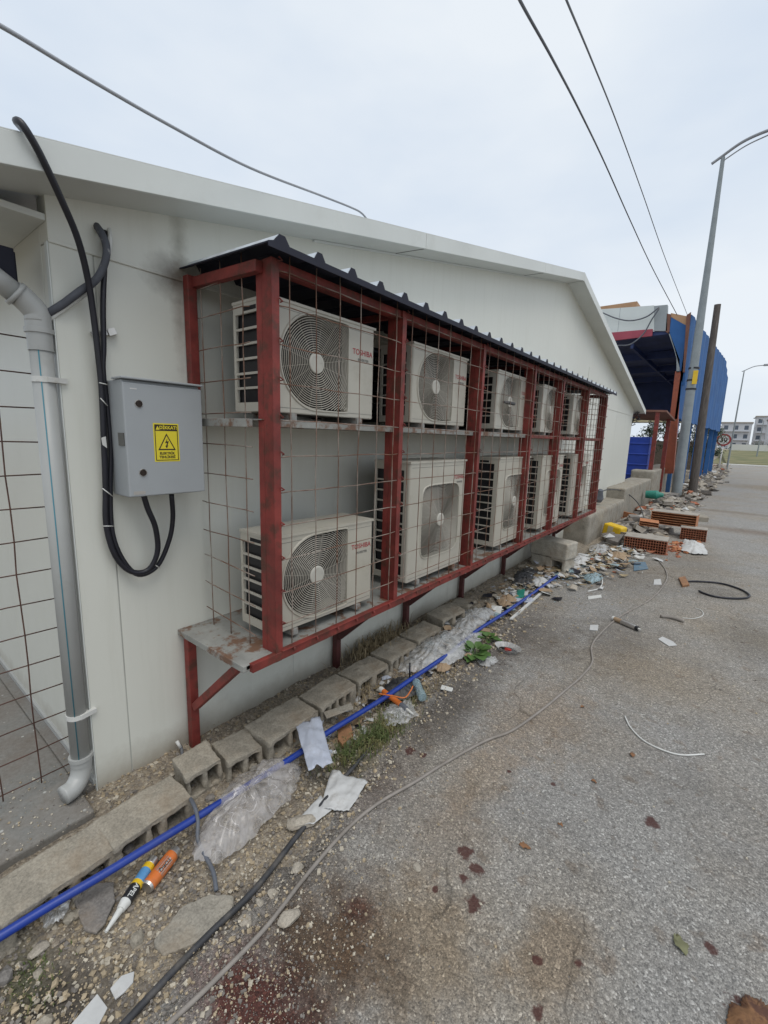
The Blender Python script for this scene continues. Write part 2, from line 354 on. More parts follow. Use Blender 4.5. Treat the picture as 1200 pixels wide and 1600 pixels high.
def groundmat():
    q = N('verge_dirt')
    a = q.noise(4, 6, .65); b = q.vor(60, out='Color'); d = q.vor(60); fine = q.noise(120, 3, .7)
    sep = q.n('ShaderNodeSeparateColor'); q.l(b, sep.inputs[0])
    base = q.ramp(a, (.3, (.20, .15, .095)), (.5, (.30, .235, .155)), (.7, (.40, .32, .22)))
    st = q.ramp(sep.outputs[0], (.0, (.08, .062, .045)), (.45, (.28, .22, .145)), (.8, (.44, .36, .25)), (1, (.6, .52, .4)))
    cc = q.mix(.55, base, st); cc = q.mix(.3, cc, q.ramp(fine, (.35, .06), (.65, .36)))
    nn = q.noise(6, 5, .7)
    for px, rx, ry, rot, c, k in [((90, 1570), .22, .14, .5, (.045, .04, .035), .8), ((20, 1330), .2, .09, 1.2, (.05, .045, .04), .8),
                             ((560, 1180), .12, .3, 0, (.05, .05, .03), .7), ((720, 1040), .1, .6, 0, (.055, .05, .045), .6),
                             ((430, 1400), .1, .35, -.5, (.07, .06, .055), .75), ((40, 1510), .1, .06, 0, (.06, .075, .03), .6)]:
        cc = q.mix(q.math('MULTIPLY', q.blob(G(*px), rx, ry, rot, .6, .45, noisev=nn), k), cc, c)
    q.col(cc); q.rough(.97)
    q.bump(q.math('ADD', q.math('MULTIPLY', d, -1.3), fine), .8, .012); return q.m
def roadmat():
    q = N('worn_asphalt')
    v1 = q.vor(120, out='Color'); d1 = q.vor(120); s1 = q.n('ShaderNodeSeparateColor'); q.l(v1, s1.inputs[0])
    v2 = q.vor(230, out='Color'); s2 = q.n('ShaderNodeSeparateColor'); q.l(v2, s2.inputs[0])
    f = q.noise(350, 2, .6)
    agg = q.ramp(s1.outputs[0], (0, (.07, .065, .058)), (.35, (.20, .19, .172)), (.72, (.33, .312, .285)), (.92, (.46, .44, .405)), (1, (.85, .83, .78)))
    agg2 = q.ramp(s2.outputs[1], (0, (.07, .066, .06)), (.5, (.26, .247, .226)), (.9, (.38, .362, .33)), (1, (.75, .73, .68)))
    cc = q.mix(.45, agg, agg2); cc = q.mix(.2, cc, q.ramp(f, (.3, .10), (.7, .48)))
    def tint(mask, c, k=1.0):
        nonlocal cc
        cc = q.mix(q.math('MULTIPLY', mask, k), cc, q.mix(1.0, cc, c, 'MULTIPLY'))
    def wash(mask, c, k=1.0):
        nonlocal cc
        cc = q.mix(q.math('MULTIPLY', mask, k), cc, c)
    big = q.noise(.55, 6, .6); tint(q.ramp(big, (.42, 0.0), (.68, 1.0)), (1.0, .88, .72), .8)
    med = q.noise(2.7, 7, .7); tint(q.ramp(med, (.5, 0.0), (.72, 1.0)), (.68, .66, .64), .6)
    pit = q.noise(22, 6, .7); wash(q.ramp(pit, (.64, 0.0), (.72, .75)), (.07, .055, .042))
    cr = q.n('ShaderNodeTexVoronoi', feature='DISTANCE_TO_EDGE'); cr.inputs['Scale'].default_value = 1.6; wv = q.n('ShaderNodeMix', data_type='VECTOR'); wv.inputs[0].default_value = .14
    no_ = q.n('ShaderNodeTexNoise'); no_.inputs['Scale'].default_value = 4; no_.inputs['Detail'].default_value = 6; q.l(q.co(), no_.inputs['Vector']); q.l(q.co(), wv.inputs[4]); q.l(no_.outputs['Color'], wv.inputs[5]); q.l(wv.outputs[1], cr.inputs['Vector'])
    wash(q.math('MULTIPLY', q.ramp(cr.outputs['Distance'], (.0, 1.0), (.006, 0.0)), q.ramp(q.noise(1.1, 3), (.5, 0.0), (.6, 1.0))), (.07, .06, .05), .7)
    sp_ = q.noise(9, 3, .6); tint(q.ramp(sp_, (.60, 0.0), (.68, 1.0)), (.62, .5, .40), .5)
    nn = q.noise(7, 6, .7); n2 = q.noise(28, 5, .7)
    B = [((865, 1495), .13, .20, -.2, (.78, .66, .53), .8, .35, .5), ((640, 1480), .24, .26, 0, (.80, .66, .49), .75, .5, .5),
        ((500, 1480), .24, .26, .4, (.33, .22, .14), .95, .6, .55), ((400, 1560), .22, .14, .3, (.34, .075, .045), .92, .5, .5), ((560, 1420), .06, .05, .3, (.42, .18, .12), .8, .5, .6),
        ((840, 1120), .25, .5, 0, (1.0, .8, .6), .5, .5, .5), ((1000, 1050), .45, .5, 0, (.92, .82, .68), .5, .6, .5),
        ((1180, 1000), .3, .5, 0, (.5, .5, .5), .55, .6, .4), ((760, 1200), .15, .3, 0, (1, .8, .58), .5, .5, .5),
        ((1180, 832), .9, .35, 0, (.55, .38, .26), .6, .6, .3), ((1140, 800), 1.2, .3, 0, (.6, .5, .4), .5, .6, .3), ((1190, 762), 1.4, 1.6, 0, (.8, .68, .52), .7, .5, .3),
        ((1120, 925), .3, .3, 0, (.55, .52, .48), .6, .5, .4), ((850, 1000), .22, .5, 0, (.5, .45, .4), .7, .6, .5), ((700, 1110), .15, .6, 0, (.36, .33, .31), .85, .6, .5), ((790, 1000), .16, .9, 0, (.42, .38, .36), .8, .6, .5),
        ((590, 1230), .12, .25, 0, (.5, .40, .36), .6, .6, .5), ((980, 900), .5, .8, 0, (.62, .55, .46), .6, .6, .5), ((480, 1330), .10, .20, 0, (.42, .38, .35), .7, .6, .5)]
    B += [((700, 1290), .18, .22, 0, (.82, .70, .58), .5, .6, .5), ((930, 1150), .3, .3, 0, (.86, .76, .64), .5, .6, .5), ((1100, 1250), .3, .3, 0, (.74, .72, .70), .45, .6, .5), ((1080, 880), .5, 1.0, 0, (.66, .60, .52), .6, .6, .5), ((960, 1000), .3, .6, 0, (.58, .54, .5), .6, .6, .5)]
    for px, rx, ry, rot, c, k, so_, nz_ in B: tint(q.blob(G(*px), rx, ry, rot, so_, nz_, noisev=nn), c, k)
    for px, r in (((727, 1332), .030), ((745, 1357), .028), ((740, 1412), .033), ((1018, 1285), .030), ((1170, 1590), .05), ((640, 1172), .03), ((660, 1180), .02), ((840, 1580), .018), ((725, 1372), .018), ((840, 1500), .016), ((905, 1505), .014), ((680, 1390), .012), ((865, 1225), .014), ((795, 1205), .012), ((1110, 1480), .02)):
        wash(q.blob(G(*px), r, r*1.15, 0, .25, .75, noisev=n2), (.065, .016, .012), .88)
    q.col(cc); q.rough(.92)
    h = q.math('ADD', q.math('MULTIPLY', d1, -1.1), q.math('MULTIPLY', f, .6)); q.bump(q.math('ADD', h, q.math('MULTIPLY', pit, -.8)), .8, .006); return q.m
M['ground'] = groundmat(); M['road'] = roadmat()
grid(axis(-400, 500, -.6, 1.5, .018), axis(-200, 900, -.1, 4.5, .018, 1.06), gh, 'ground', 'ground')
ys = axis(-12, 110, 0, 5, .03, 1.05); us = [0, .03, .06, .1, .15, .22, .35, .5, .8, 1.2, 1.8, 2.6, 4, 6, 8, 10, 13]
vs = []; fs = []
for y in ys:
    e = edge(y)
    for u in us:
        x = e-.03+u; z = rz(x, y)-max(0, .035*(1-u/.14))-(.006*abs(nz3(x*14, y*14, 9)) if u < .3 else 0)
        vs.append((x, y, z))
n = len(us)
fs = [(j*n+i, j*n+i+1, (j+1)*n+i+1, (j+1)*n+i) for j in range(len(ys)-1) for i in range(n-1)]
struct(MB().add(vs, fs, 0, True).build('road', 'road', origin=(0, 0, 0)))
# worn concrete pavement left of the building corner
def pavmat():
    q = N('worn_pavement'); a = q.noise(3, 6, .65); f = q.noise(60, 3, .7)
    cc = q.ramp(a, (.35, (.17, .14, .11)), (.55, (.20, .185, .16)), (.75, (.17, .18, .17)))
    v = q.vor(16); sp = q.ramp(v, (.10, 1.0), (.16, 0.0)); mask = q.ramp(q.noise(5, 2), (.45, 0.0), (.55, 1.0))
    cc = q.mix(q.math('MULTIPLY', sp, mask), cc, (.5, .5, .46)); cc = q.mix(.25, cc, q.ramp(f, (.3, .08), (.7, .3)))
    q.col(cc); q.rough(.9); q.bump(f, .4, .005); return q.m
M['pavement'] = pavmat()
struct(MB().box(-6, .17, -2.5, .63, -.1, .075).box(-6, -.02, .63, .73, -.1, .07).build('pavement', 'pavement', bevel=.01))

# ------------------------------------------------------------------ prefab building
YR, SL = 7.6, .2185
def zs(y): return 2.83+SL*(y-.51) if y <= YR else 2.83+SL*(2*YR-y-.51)
bd = thing('prefab_building', 'long off-white prefab panel building with gable end facing the street', 'building', (0, 7.6, 0))
m = MB()
m.box(-.10, 0, .70, .868, 0, 2.694)                       # corner panel
ysm = [.872]; 
while ysm[-1]+1.15 < 14.3: ysm.append(ysm[-1]+1.15)
ysm.append(14.5)
mats_w = []
for a, b in zip(ysm[:-1], ysm[1:]): m.box(-.10, -.001, a+.0015, b-.0015, 0, 2.694)
m.build('lower_wall', 'wall', bd, bevel=.003)
m = MB(); m.prism([(-.10, .70, 2.70), (-.10, 14.5, 2.70), (-.10, 14.5, zs(14.5)+.02), (-.10, YR, zs(YR)+.02), (-.10, .70, zs(.70)+.02)], (.106, 0, 0))
m.build('gable_panel', 'wall', bd, bevel=.003)
MB().box(-.09, -.0025, .71, 14.49, 0, 2.72).build('wall_core', 'seamgrey', bd)
m = MB(); m.box(-.03, .003, .694, .6985, .01, 2.694); m.build('corner_trim', 'trim', bd)
# side wall behind the wire fence
m = MB()
for a, b in ((-1.3, -.102), (-2.6, -1.304), (-4.0, -2.604)): m.box(a, b, .70, .80, 0, 2.80)
m.build('side_wall', 'wall', bd, bevel=.003)
MB().box(-4, -.01, .685, .7, .07, .10).build('skirting', 'pvc', bd)
MB().box(-8, -.10, 14.4, 14.5, 0, 2.8).build('far_side_wall', 'wall', bd)
# roof slabs, soffits, fascias
def roofprism(x0, x1, y0, y1, zb, zt):
    mm = MB(); mm.prism([(x0, y0, zb(y0)), (x0, y1, zb(y1)), (x0, y1, zt(y1)), (x0, y0, zt(y0))], (x1-x0, 0, 0)); return mm
for a, b in ((.30, YR), (YR, 14.9)):
    roofprism(-8, .225, a, b, lambda y: zs(y)+.012, lambda y: zs(y)+.085).build('roof_slab', 'roof_top', bd)
    roofprism(-.02, .235, a+.01, b-.01, lambda y: zs(y), lambda y: zs(y)+.010).build('soffit', 'soffit', bd)
fy = [.28, 3.2, 5.9, YR, 10.5, 13.0, 14.95]
for a, b in zip(fy[:-1], fy[1:]):
    roofprism(.236, .25, a+.002, b-.002, lambda y: zs(y)-.004, lambda y: zs(y)+.108).build('fascia', 'trim', bd, bevel=.002)
    roofprism(.19, .249, a+.002, b-.002, lambda y: zs(y)+.1085, lambda y: zs(y)+.1125).build('flashing', 'trim', bd)
# soffit joint lines
for y in (3.2, 5.9): MB().bar((.0, y-.12, zs(y-.12)-.002), (.235, y, zs(y)-.002), .006, .003).build('soffit_joint', 'rubbertrim', bd)
m = MB(); m.prism([(.008, 2.2, zs(2.2)-.012), (.008, YR-.2, zs(YR-.2)-.012), (.008, YR-.2, zs(YR-.2)-.002), (.008, 2.2, zs(2.2)-.002)], (.02, 0, 0)); m.build('soffit_bead', 'trim', bd)
m = MB(); m.box(-.003, .0075, .70, 14.5, 2.690, 2.709); m.build('wall_bead', 'wall', bd, bevel=.004)
MB().box(-4, -.0, .30, .70, 2.772, 2.80).build('eave_soffit', 'soffit', bd, bevel=.004)
MB().box(-4, -.002, .285, .40, 2.72, 2.82).build('gutter', 'soffit', bd, bevel=.006)
MB().box(0.0065, .012, 9.35, 9.6, 3.1, 3.35).build('wall_hatch', 'wall', bd, bevel=.002)
m = MB()                                                 # far eave bracket and cable tangle at the far corner
for i in range(7):
    p = Vector((.05, 14.62, 2.72)); m.tube(smooth_path([p+Vector((random.uniform(-.1, .15), random.uniform(-.08, .2), random.uniform(-.3, .1))) for _ in range(5)]), .008, 5)
tag(m.build('cable_tangle', 'black'), 'tangle of thin dark cables under the far eave corner of the white building', 'cables')

# ------------------------------------------------------------------ cage
PY = [1.37, 2.38, 3.53, 4.75, 5.75, 6.95, 8.10]
cg = thing('equipment_cage', 'long red steel cage of wire mesh holding air conditioners against the white wall', 'cage', (.33, 4.7, 0))
for i, p in enumerate(PY):
    m = MB()
    m.box(.59, .66, p-.019, p+.019, .735, 2.70)
    m.box(.545, .588, p-.0185, p+.0185, .735, 2.70)
    m.box(.661, .666, p-.022, p+.020, .77, 2.66)
    for k in range(11):
        z = .93+.175*k+.01; m.tube([(.667, p+.02+random.uniform(-.01, .01), z), (.678, p+.03, z+.004), (.675, p+.012, z+.016)], .004, 5)
    m.build('post', 'red', cg, bevel=.004)
for nm, x, z0, z1 in (('back_post', .03, 1.97, 2.72),):
    for p in (1.31, 8.1): MB().box(.006, .055, p-.025, p+.025, z0, z1).build(nm, 'red', cg, bevel=.003)
def rail(nm, mt, a, b, w, h): return MB().bar(a, b, w, h).build(nm, mt, cg, bevel=.002)
rail('top_rail', 'red', (.625, 1.352, 2.675), (.625, 8.14, 2.675), .05, .05)
rail('top_rail', 'red', (.02, 1.33, 2.69), (.60, 1.33, 2.665), .04, .05)
rail('top_rail', 'red', (.02, 8.12, 2.70), (.60, 8.12, 2.67), .04, .05)
for p in PY[1:-1]: rail('roof_rafter', 'red', (.02, p, 2.70), (.59, p, 2.68), .04, .035)
m = MB(); m.bar((.655, 1.2, .765), (.655, 8.14, .765), .03, .045); m.box(.64, .678, 1.38, 8.14, .788, .793)
for i in range(40): y = 1.46+i*.168; m.tube([(.672, y, .79), (.680, y, .77)], .007, 5)
m.build('bottom_rail', 'red', cg, bevel=.002)
for i in range(6):
    a, b = PY[i]+.024, PY[i+1]-.024
    mt = 'galv' if i < 3 else 'red'
    rail('shelf_rail', mt, (.60, a, 1.968), (.60, b, 1.968), .028, .038)
    rail('shelf_rail', mt, (.28, a-.02, 1.965), (.28, b+.02, 1.965), .04, .03)
rail('shelf_rail', 'galv', (.02, 1.30, 1.965), (.535, 1.31, 1.965), .03, .04)
rail('shelf_rail', 'red', (.02, 8.12, 1.965), (.60, 8.12, 1.965), .03, .04)
m = MB(); m.box(.01, .59, 1.34, 8.08, 1.9805, 1.9855); m.build('shelf_plate', 'galv', cg)
m = MB(); m.box(.0, .645, 1.18, 8.12, .757, .780); m.build('deck', 'galv', cg, bevel=.002)
m = MB(); m.bar((.0, 1.185, .765), (.645, 1.185, .765), .045, .035, up=(0, 0, 1)); m.build('deck_edge', 'galv', cg, bevel=.003)
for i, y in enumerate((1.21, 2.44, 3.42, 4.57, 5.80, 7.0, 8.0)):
    m = MB(); m.bar((.045, y, 0.0), (.045, y, .757), .05, .05, up=(0, 1, 0)); m.build('leg', 'red' if i == 0 else 'shadedred', cg, bevel=.003)  # legs after the first have shade painted into their red
    m = MB(); m.bar((.075, y, .30), (.55, y, .738), .045, .04, up=(0, 1, 0)); m.build('brace', 'red' if i == 0 else 'shadedred', cg, bevel=.003)
def wire_panel(us, vs_, P, jit=.004):
    """us along first axis, vs_ heights; P(u,v,off)->point"""
    m = MB()
    for u in us:
        pts = [P(u+random.uniform(-jit, jit), v, .003) for v in [vs_[0]-.12]+list(vs_)+[vs_[-1]+.1]]
        m.tube(pts, .0030, 5)
    for v in vs_:
        pts = [P(u, v+random.uniform(-jit, jit), -.002) for u in [us[0]-.06]+list(us)+[us[-1]+.06]]
        m.tube(pts, .0030, 5)
    return m
HV = [.93+.175*k for k in range(10)]+[2.655]
for i in range(6):
    a, b = PY[i], PY[i+1]; nn = max(3, round((b-a)/.17)); us_ = [a+(b-a)*(k+.5)/nn for k in range(nn)]
    wire_panel(us_, HV, lambda u, v, o: (.662+o, u, v)).build('mesh_panel', 'wire', cg)
us_ = [.09, .27, .455]
wire_panel(us_, [.86+.165*k for k in range(11)]+[2.655], lambda u, v, o: (u, 1.335+o, v-.06*(u-.3) if v < 1.2 else v)).build('mesh_panel', 'wire', cg)
wire_panel([.08+.09*k for k in range(6)], [.85+.085*k for k in range(22)], lambda u, v, o: (u, 8.09+o, v)).build('mesh_panel', 'wire', cg)
# corrugated roof
prof = []; y = 1.30; y1 = 8.32; P_ = .232; first = True
while y < y1:
    prof += [(y, 0), (y+.022, .034), (y+.052, .034), (y+.074, 0)] if not first else [(y-.03, -.01), (y, 0), (y+.03, .034), (y+.062, .034), (y+.088, 0)]
    first = False; y += P_
def zr(x): return 2.765-.035*x/.74
m = MB(); vs = []; fs = []; rowx = [.0, .37, .745]
for lay, dz in ((0, .0), (1, -.006)):
    for x in rowx: vs += [(x, yy, zr(x)+hh+dz) for yy, hh in prof]
n = len(prof); k = 3*n
for r in range(2):
    for i in range(n-1):
        fs.append((r*n+i, (r+1)*n+i, (r+1)*n+i+1, r*n+i+1))
m.add(vs, fs, 0); m2 = [tuple(reversed([k+j for j in f])) for f in fs]
m.add(vs, m2, 1)
m.add(vs, [(2*n+i, 2*n+k+i, 2*n+k+i+1, 2*n+i+1) for i in range(n-1)]+[(0, n, n+k, k), (n, 2*n, 2*n+k, n+k)]+[(i+1, k+i+1, k+i, i) for i in range(n-1)], 1)
# folded front lip of the sheet
m.add([(.745, yy, zr(.745)+hh+.001) for yy, hh in prof]+[(.747, yy, zr(.745)-.030) for yy, hh in prof]+[(.741, yy, zr(.745)+hh+.001) for yy, hh in prof]+[(.741, yy, zr(.745)-.030) for yy, hh in prof],
      [(i, n+i, n+i+1, i+1) for i in range(n-1)]+[(2*n+i+1, 3*n+i+1, 3*n+i, 2*n+i) for i in range(n-1)]+[(n+i, 3*n+i, 3*n+i+1, n+i+1) for i in range(n-1)], 1)
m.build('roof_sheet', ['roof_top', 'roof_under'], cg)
# sealed hole bits hanging below the roof
# ------------------------------------------------------------------ air conditioners
def hole_D(r):
    def R(t):
        c, s_ = math.cos(t), math.sin(t)
        if c <= 0: return r
        q_ = 1/max(abs(c), abs(s_)); k_ = 40
        return r/((abs(c)**k_+abs(s_)**k_)**(1/k_))
    return R
def hole_sq(a, b):
    def R(t):
        c, s_ = abs(math.cos(t)), abs(math.sin(t)); k_ = 7
        return 1/(((c/a)**k_+(s_/b)**k_)**(1/k_))
    return R
def make_ac(name, label, w, h, d, yc, zc, R, ringmax, logo, small=True):
    """front face at local x=0, near side at y=0, foot at z=0"""
    t = thing(name, label, 'air conditioner', (0, 0, 0), 'air conditioner outdoor units in the cage')
    z0 = .04; H = h; rc = .018
    # casing
    m = MB(); A = 96; ang = sorted([2*PI*k/A for k in range(A)]+[math.atan2(zz-zc, yy-yc) % (2*PI) for yy in (rc, w-rc) for zz in (z0, z0+H)])
    def outer(tt):
        c, s_ = math.cos(tt), math.sin(tt); ks = []
        if c > 1e-9: ks.append((w-rc-yc)/c)
        if c < -1e-9: ks.append((rc-yc)/c)
        if s_ > 1e-9: ks.append((z0+H-zc)/s_)
        if s_ < -1e-9: ks.append((z0-zc)/s_)
        return min(ks)
    n = len(ang); vs = []
    for tt in ang:
        c, s_ = math.cos(tt), math.sin(tt); r1 = R(tt); r0 = outer(tt)
        vs += [(0, yc+c*r0, zc+s_*r0), (0, yc+c*(r1+.012), zc+s_*(r1+.012)), (.007, yc+c*(r1+.007), zc+s_*(r1+.007)), (.007, yc+c*r1, zc+s_*r1), (-.045, yc+c*(r1-.004), zc+s_*(r1-.004))]
    fs = []
    for i in range(n):
        j = (i+1) % n
        for k in range(4): fs.append((i*5+k, i*5+k+1, j*5+k+1, j*5+k))
    m.add(vs, fs, 0, False)
    for side in (0, 1):                                   # rounded vertical front corners
        vs = []; ns = 6
        for i in range(ns+1):
            a = PI/2*i/ns; yy = rc-rc*math.sin(a); xx = -rc+rc*math.cos(a)
            if side: yy = w-yy
            vs += [(xx, yy, z0), (xx, yy, z0+H)]
        m.add(vs, [(2*i, 2*i+1, 2*i+3, 2*i+2) if side == 0 else (2*i+2, 2*i+3, 2*i+1, 2*i) for i in range(ns)], 0, True)
    T = .012
    m.box(-d, -rc, w-T, w, z0, z0+H)                      # far side
    m.box(-d, -rc, 0, T, z0, z0+.045); m.box(-d, -rc, 0, T, z0+H-.05, z0+H)
    m.box(-.055, -rc, 0, T, z0+.045, z0+H-.05); m.box(-d, -d+.02, 0, T, z0+.045, z0+H-.05)
    m.prism([(-d-.004, -.004, z0+H), (.006, -.004, z0+H), (.006, w+.004, z0+H), (-d-.004, w+.004, z0+H)], (0, 0, .014))
    m.box(-d, -.005, T, w-T, z0-.004, z0+.003)
    m.build('casing', 'case', t)
    # side grille bars
    m = MB(); nb = 6 if small else 10; zz0, zz1 = z0+.045, z0+H-.05
    for k in range(1, nb): zz = zz0+(zz1-zz0)*k/nb; m.box(-d+.02, -.055, .001, .010, zz-.006, zz+.006)
    m.build('side_grille', 'grille', t)
    MB().box(-d+.012, -.06, .022, .04, z0+.01, z0+H-.01).build('coil', 'coil', t)
    MB().box(-d+.003, -d+.010, .03, w-T-.003, z0+.006, z0+H-.004).build('coil', 'coil', t)
    # rings
    m = MB(); r = .052; 
    while r < ringmax:
        seg = []; ns = 84
        for k in range(ns+1):
            tt = 2*PI*k/ns
            if r < R(tt)-.002: seg.append((-.003, yc+r*math.cos(tt), zc+r*math.sin(tt)))
            else:
                if len(seg) > 1: m.tube(seg, .0027, 4, cap=False)
                seg = []
        if len(seg) > 1: m.tube(seg, .0027, 4, cap=False)
        r += .0118
    for k in range(16):
        tt = 2*PI*(k+.5)/16; r1 = R(tt)-.001; m.tube([(-.006, yc+.05*math.cos(tt), zc+.05*math.sin(tt)), (-.006, yc+r1*math.cos(tt), zc+r1*math.sin(tt))], .0014, 4, cap=False)
    m.build('fan_grille', 'grille', t)
    MB().lathe((-.006, yc, zc), (.006, yc, zc), [(0, .054), (.6, .054), (.9, .050), (1, .04)], 32).build('hub_cover', 'hub', t)
    # recess and fan blades
    m = MB(); m.box(-.20, -.19, .03, w-.03, z0+.01, z0+H-.01); 
    m.box(-.185, -.05, yc+R(0)+.02, yc+R(0)+.03, z0+.01, z0+H-.01); m.build('inner_shroud', 'dark', t)
    m = MB(); rb = min(R(PI/2), R(PI))-.015
    for k in range(3):
        a0 = 2*PI*k/3+.4; vs = []
        for i in range(7):
            for j in range(6):
                a = a0+.95*i/6+.3*j/5; rr = .05+(rb-.05)*j/5; vs.append((-.055-.05*i/6, yc+rr*math.cos(a), zc+rr*math.sin(a)))
        m.add(vs, [(i*6+j, i*6+j+1, (i+1)*6+j+1, (i+1)*6+j) for i in range(6) for j in range(5)], 0, True)
    m.build('fan_blades', 'blade', t, solid=.003)
    for yy in (.12, w-.16): MB().box(-d-.015, .012, yy, yy+.045, 0, z0-.004).build('foot', 'galv', t, bevel=.002)
    m = MB()
    if logo:
        text_mesh(m, 'TOSHIBA', .044, (0, logo[0]-.006, logo[1]), (0, 1, 0), (0, 0, 1), 0, .0012, .0006)
        m.build('brand_lettering', 'logo_red', t); m = MB()
        text_mesh(m, 'INVERTER', .022, (0, logo[0], logo[1]-.042), (0, 1, 0), (0, 0, 1), 0, .0012, .0003)
        m.build('series_lettering', 'logo_grey', t)
    m = MB(); m.box(-d*.5-.05, -d*.5+.05, -.001, .004, z0+H-.038, z0+H-.018); m.build('grip', 'dark', t)
    m = MB(); m.box(.0004, .0014, .02, w-.02, z0+H-.031, z0+H-.0295); m.box(.0004, .0014, .02, w-.02, z0+.022, z0+.0235); m.build('seam', 'rubbertrim', t)
    return t
small0 = make_ac('small_outdoor_unit', 'x', .80, .53, .29, .315, .04+.27, hole_D(.245), .345, (.695, .42))
big0 = make_ac('tall_outdoor_unit', 'x', .84, .89, .33, .45, .04+.43, hole_sq(.285, .285), .395, (.735, .80), False)
def place(src, x, y, z, label, first, rot=0):
    o = src if first else copy_tree(src)
    o.location = (x, y, z); o.rotation_euler = (0, 0, rot); o['label'] = label; return o
UPX = .60
place(small0, UPX-.03, 1.40, 1.987, 'small air conditioner with red lettering on the middle shelf of the nearest cage bay', True)
place(small0, UPX-.03, 2.62, 1.987, 'small air conditioner on the upper shelf between the second and third red posts', False)
place(small0, UPX-.03, 4.03, 1.987, 'small air conditioner on the upper shelf between the third and fourth red posts', False)
place(small0, UPX-.03, 5.30, 1.987, 'small air conditioner on the upper shelf standing behind the fifth red post', False)
place(small0, UPX-.03, 6.55, 1.987, 'small air conditioner on the upper shelf standing behind the sixth red post', False)
place(small0, UPX-.03, 1.40, .80, 'small air conditioner with red lettering on the cage floor in the nearest bay', False, -.03)
place(big0, UPX, 2.60, .80, 'tall air conditioner on the cage floor between the second and third red posts', True)
place(big0, UPX, 4.14, .80, 'tall air conditioner on the cage floor between the third and fourth red posts', False)
place(big0, UPX, 5.40, .80, 'tall air conditioner on the cage floor behind the fifth red post', False)
place(big0, UPX, 6.75, .80, 'tall air conditioner on the cage floor behind the sixth red post, farthest along', False)
tag(MB().lathe((.645, 4.02, 2.27), (.645, 4.27, 2.27), [(0, .011), (.25, .012), (.3, .016), (1, .016)], 10).build('foam_sleeve', 'dustblack'), 'short dark foam pipe sleeve stuck on the mesh in front of the third upper unit', 'sleeve')

g2 = 'lagged pipe pairs feeding the units'
for (y, z0, z1, lb) in ((2.27, 2.02, 2.6, 'grey lagged pipe beside the nearest upper unit'),):
    m = MB(); m.tube(smooth_path([(.30, y-.10, z0+.12), (.28, y-.02, z0+.10), (.24, y+.01, z0+.3), (.22, y, (z0+z1)/2), (.20, y+.02, z1-.1), (.05, y+.03, z1)]), .017, 8); tag(m.build('lagged_pipe_or_filler', 'foam'), lb, 'pipe')
pb_ = thing('gap_darkening_pipes', 'added black pipes darkening the gaps behind the upper air conditioners', 'pipes', (.06, 5.0, 2.0))  # pipes added only to make the gaps behind the upper units dark
for k in range(7):
    z = 2.06+.085*k; MB().tube(smooth_path([(.05+.03*(k % 2)+.01*nz3(k, q_), 2.15+.12*(k % 3)+5.7*q_/12, z+.02*nz3(k*3.1, q_*.8)) for q_ in range(13)], 3), .036, 8).build('lagged_pipe_or_filler', 'black', pb_)
# ------------------------------------------------------------------ electrical box
eb = thing('electrical_box', 'grey steel electrical box with yellow danger sticker mounted on the white wall', 'electrical box', (.1, 1.06, 1.6))
m = MB(); m.box(.006, .185, .878, 1.248, 1.598, 2.142); m.build('body', 'boxgrey', eb, bevel=.006)
m = MB(); m.box(.1865, .204, .874, 1.252, 1.602, 2.128); d_ = m.build('door', 'boxgrey', eb, bevel=.005)
m = MB(); m.box(.10, .214, .868, 1.258, 2.1425, 2.152); m.build('rain_hood', 'boxgrey', eb, bevel=.003)
for z in (1.715, 2.035):
    MB().lathe((.2045, .94, z), (.2065, .94, z), [(0, .019), (1, .018)], 20).build('lock_ring', 'silver', d_)
    MB().lathe((.2066, .94, z), (.210, .94, z), [(0, .0155), (1, .0145)], 16).build('lock', 'ink', d_)
MB().box(.12, .180, .8735, .8775, 1.84, 1.90).build('hinge_slot', 'rubbertrim', eb)
m = MB()
y0, y1_, z0, z1 = .998, 1.122, 1.765, 1.950; yc = (y0+y1_)/2; X = .2048
m.box(.2042, X, y0, y1_, z0, z1, 0)
def fl(pts, mi=1, dx=.0006): m.prism([(X+.0001, a, b) for a, b in pts], (dx, 0, 0), mi)
b_ = .006; i_ = .0035
fl([(y0+b_, z0+b_), (y1_-b_, z0+b_), (y1_-b_, z0+b_+i_), (y0+b_, z0+b_+i_)])
fl([(y0+b_, z0+b_+i_), (y0+b_+i_, z0+b_+i_), (y0+b_+i_, z1-.036), (y0+b_, z1-.036)])
fl([(y1_-b_-i_, z0+b_+i_), (y1_-b_, z0+b_+i_), (y1_-b_, z1-.036), (y1_-b_-i_, z1-.036)])
fl([(y0+b_, z1-.036), (y1_-b_, z1-.036), (y1_-b_, z1-b_), (y0+b_, z1-b_)])
text_mesh(m, 'DİKKAT!', .0215, (X+.0006, yc+.010, z1-.021), (0, 1, 0), (0, 0, 1), 0, .0006, .0006)
fl([(y0+.011, z1-.031), (y0+.030, z1-.031), (y0+.0205, z1-.013)], 0, .0012)
zt, zb = z1-.048, z0+.056; hw = .043
def tri(k): cx, cz = yc, zb+(zt-zb)*.38; return [(cx+(a-cx)*k, cz+(b-cz)*k) for a, b in ((yc-hw, zb), (yc+hw, zb), (yc, zt))]
A_, B_ = tri(1), tri(.80)
for i in range(3): j = (i+1) % 3; fl([A_[i], A_[j], B_[j], B_[i]])
fl([(yc+.004, zt-.022), (yc-.009, zb+.034), (yc+.001, zb+.036), (yc-.005, zb+.020), (yc-.009, zb+.022), (yc-.001, zb+.008), (yc+.006, zb+.024), (yc+.002, zb+.022), (yc+.010, zb+.044), (yc-.001, zb+.042)])
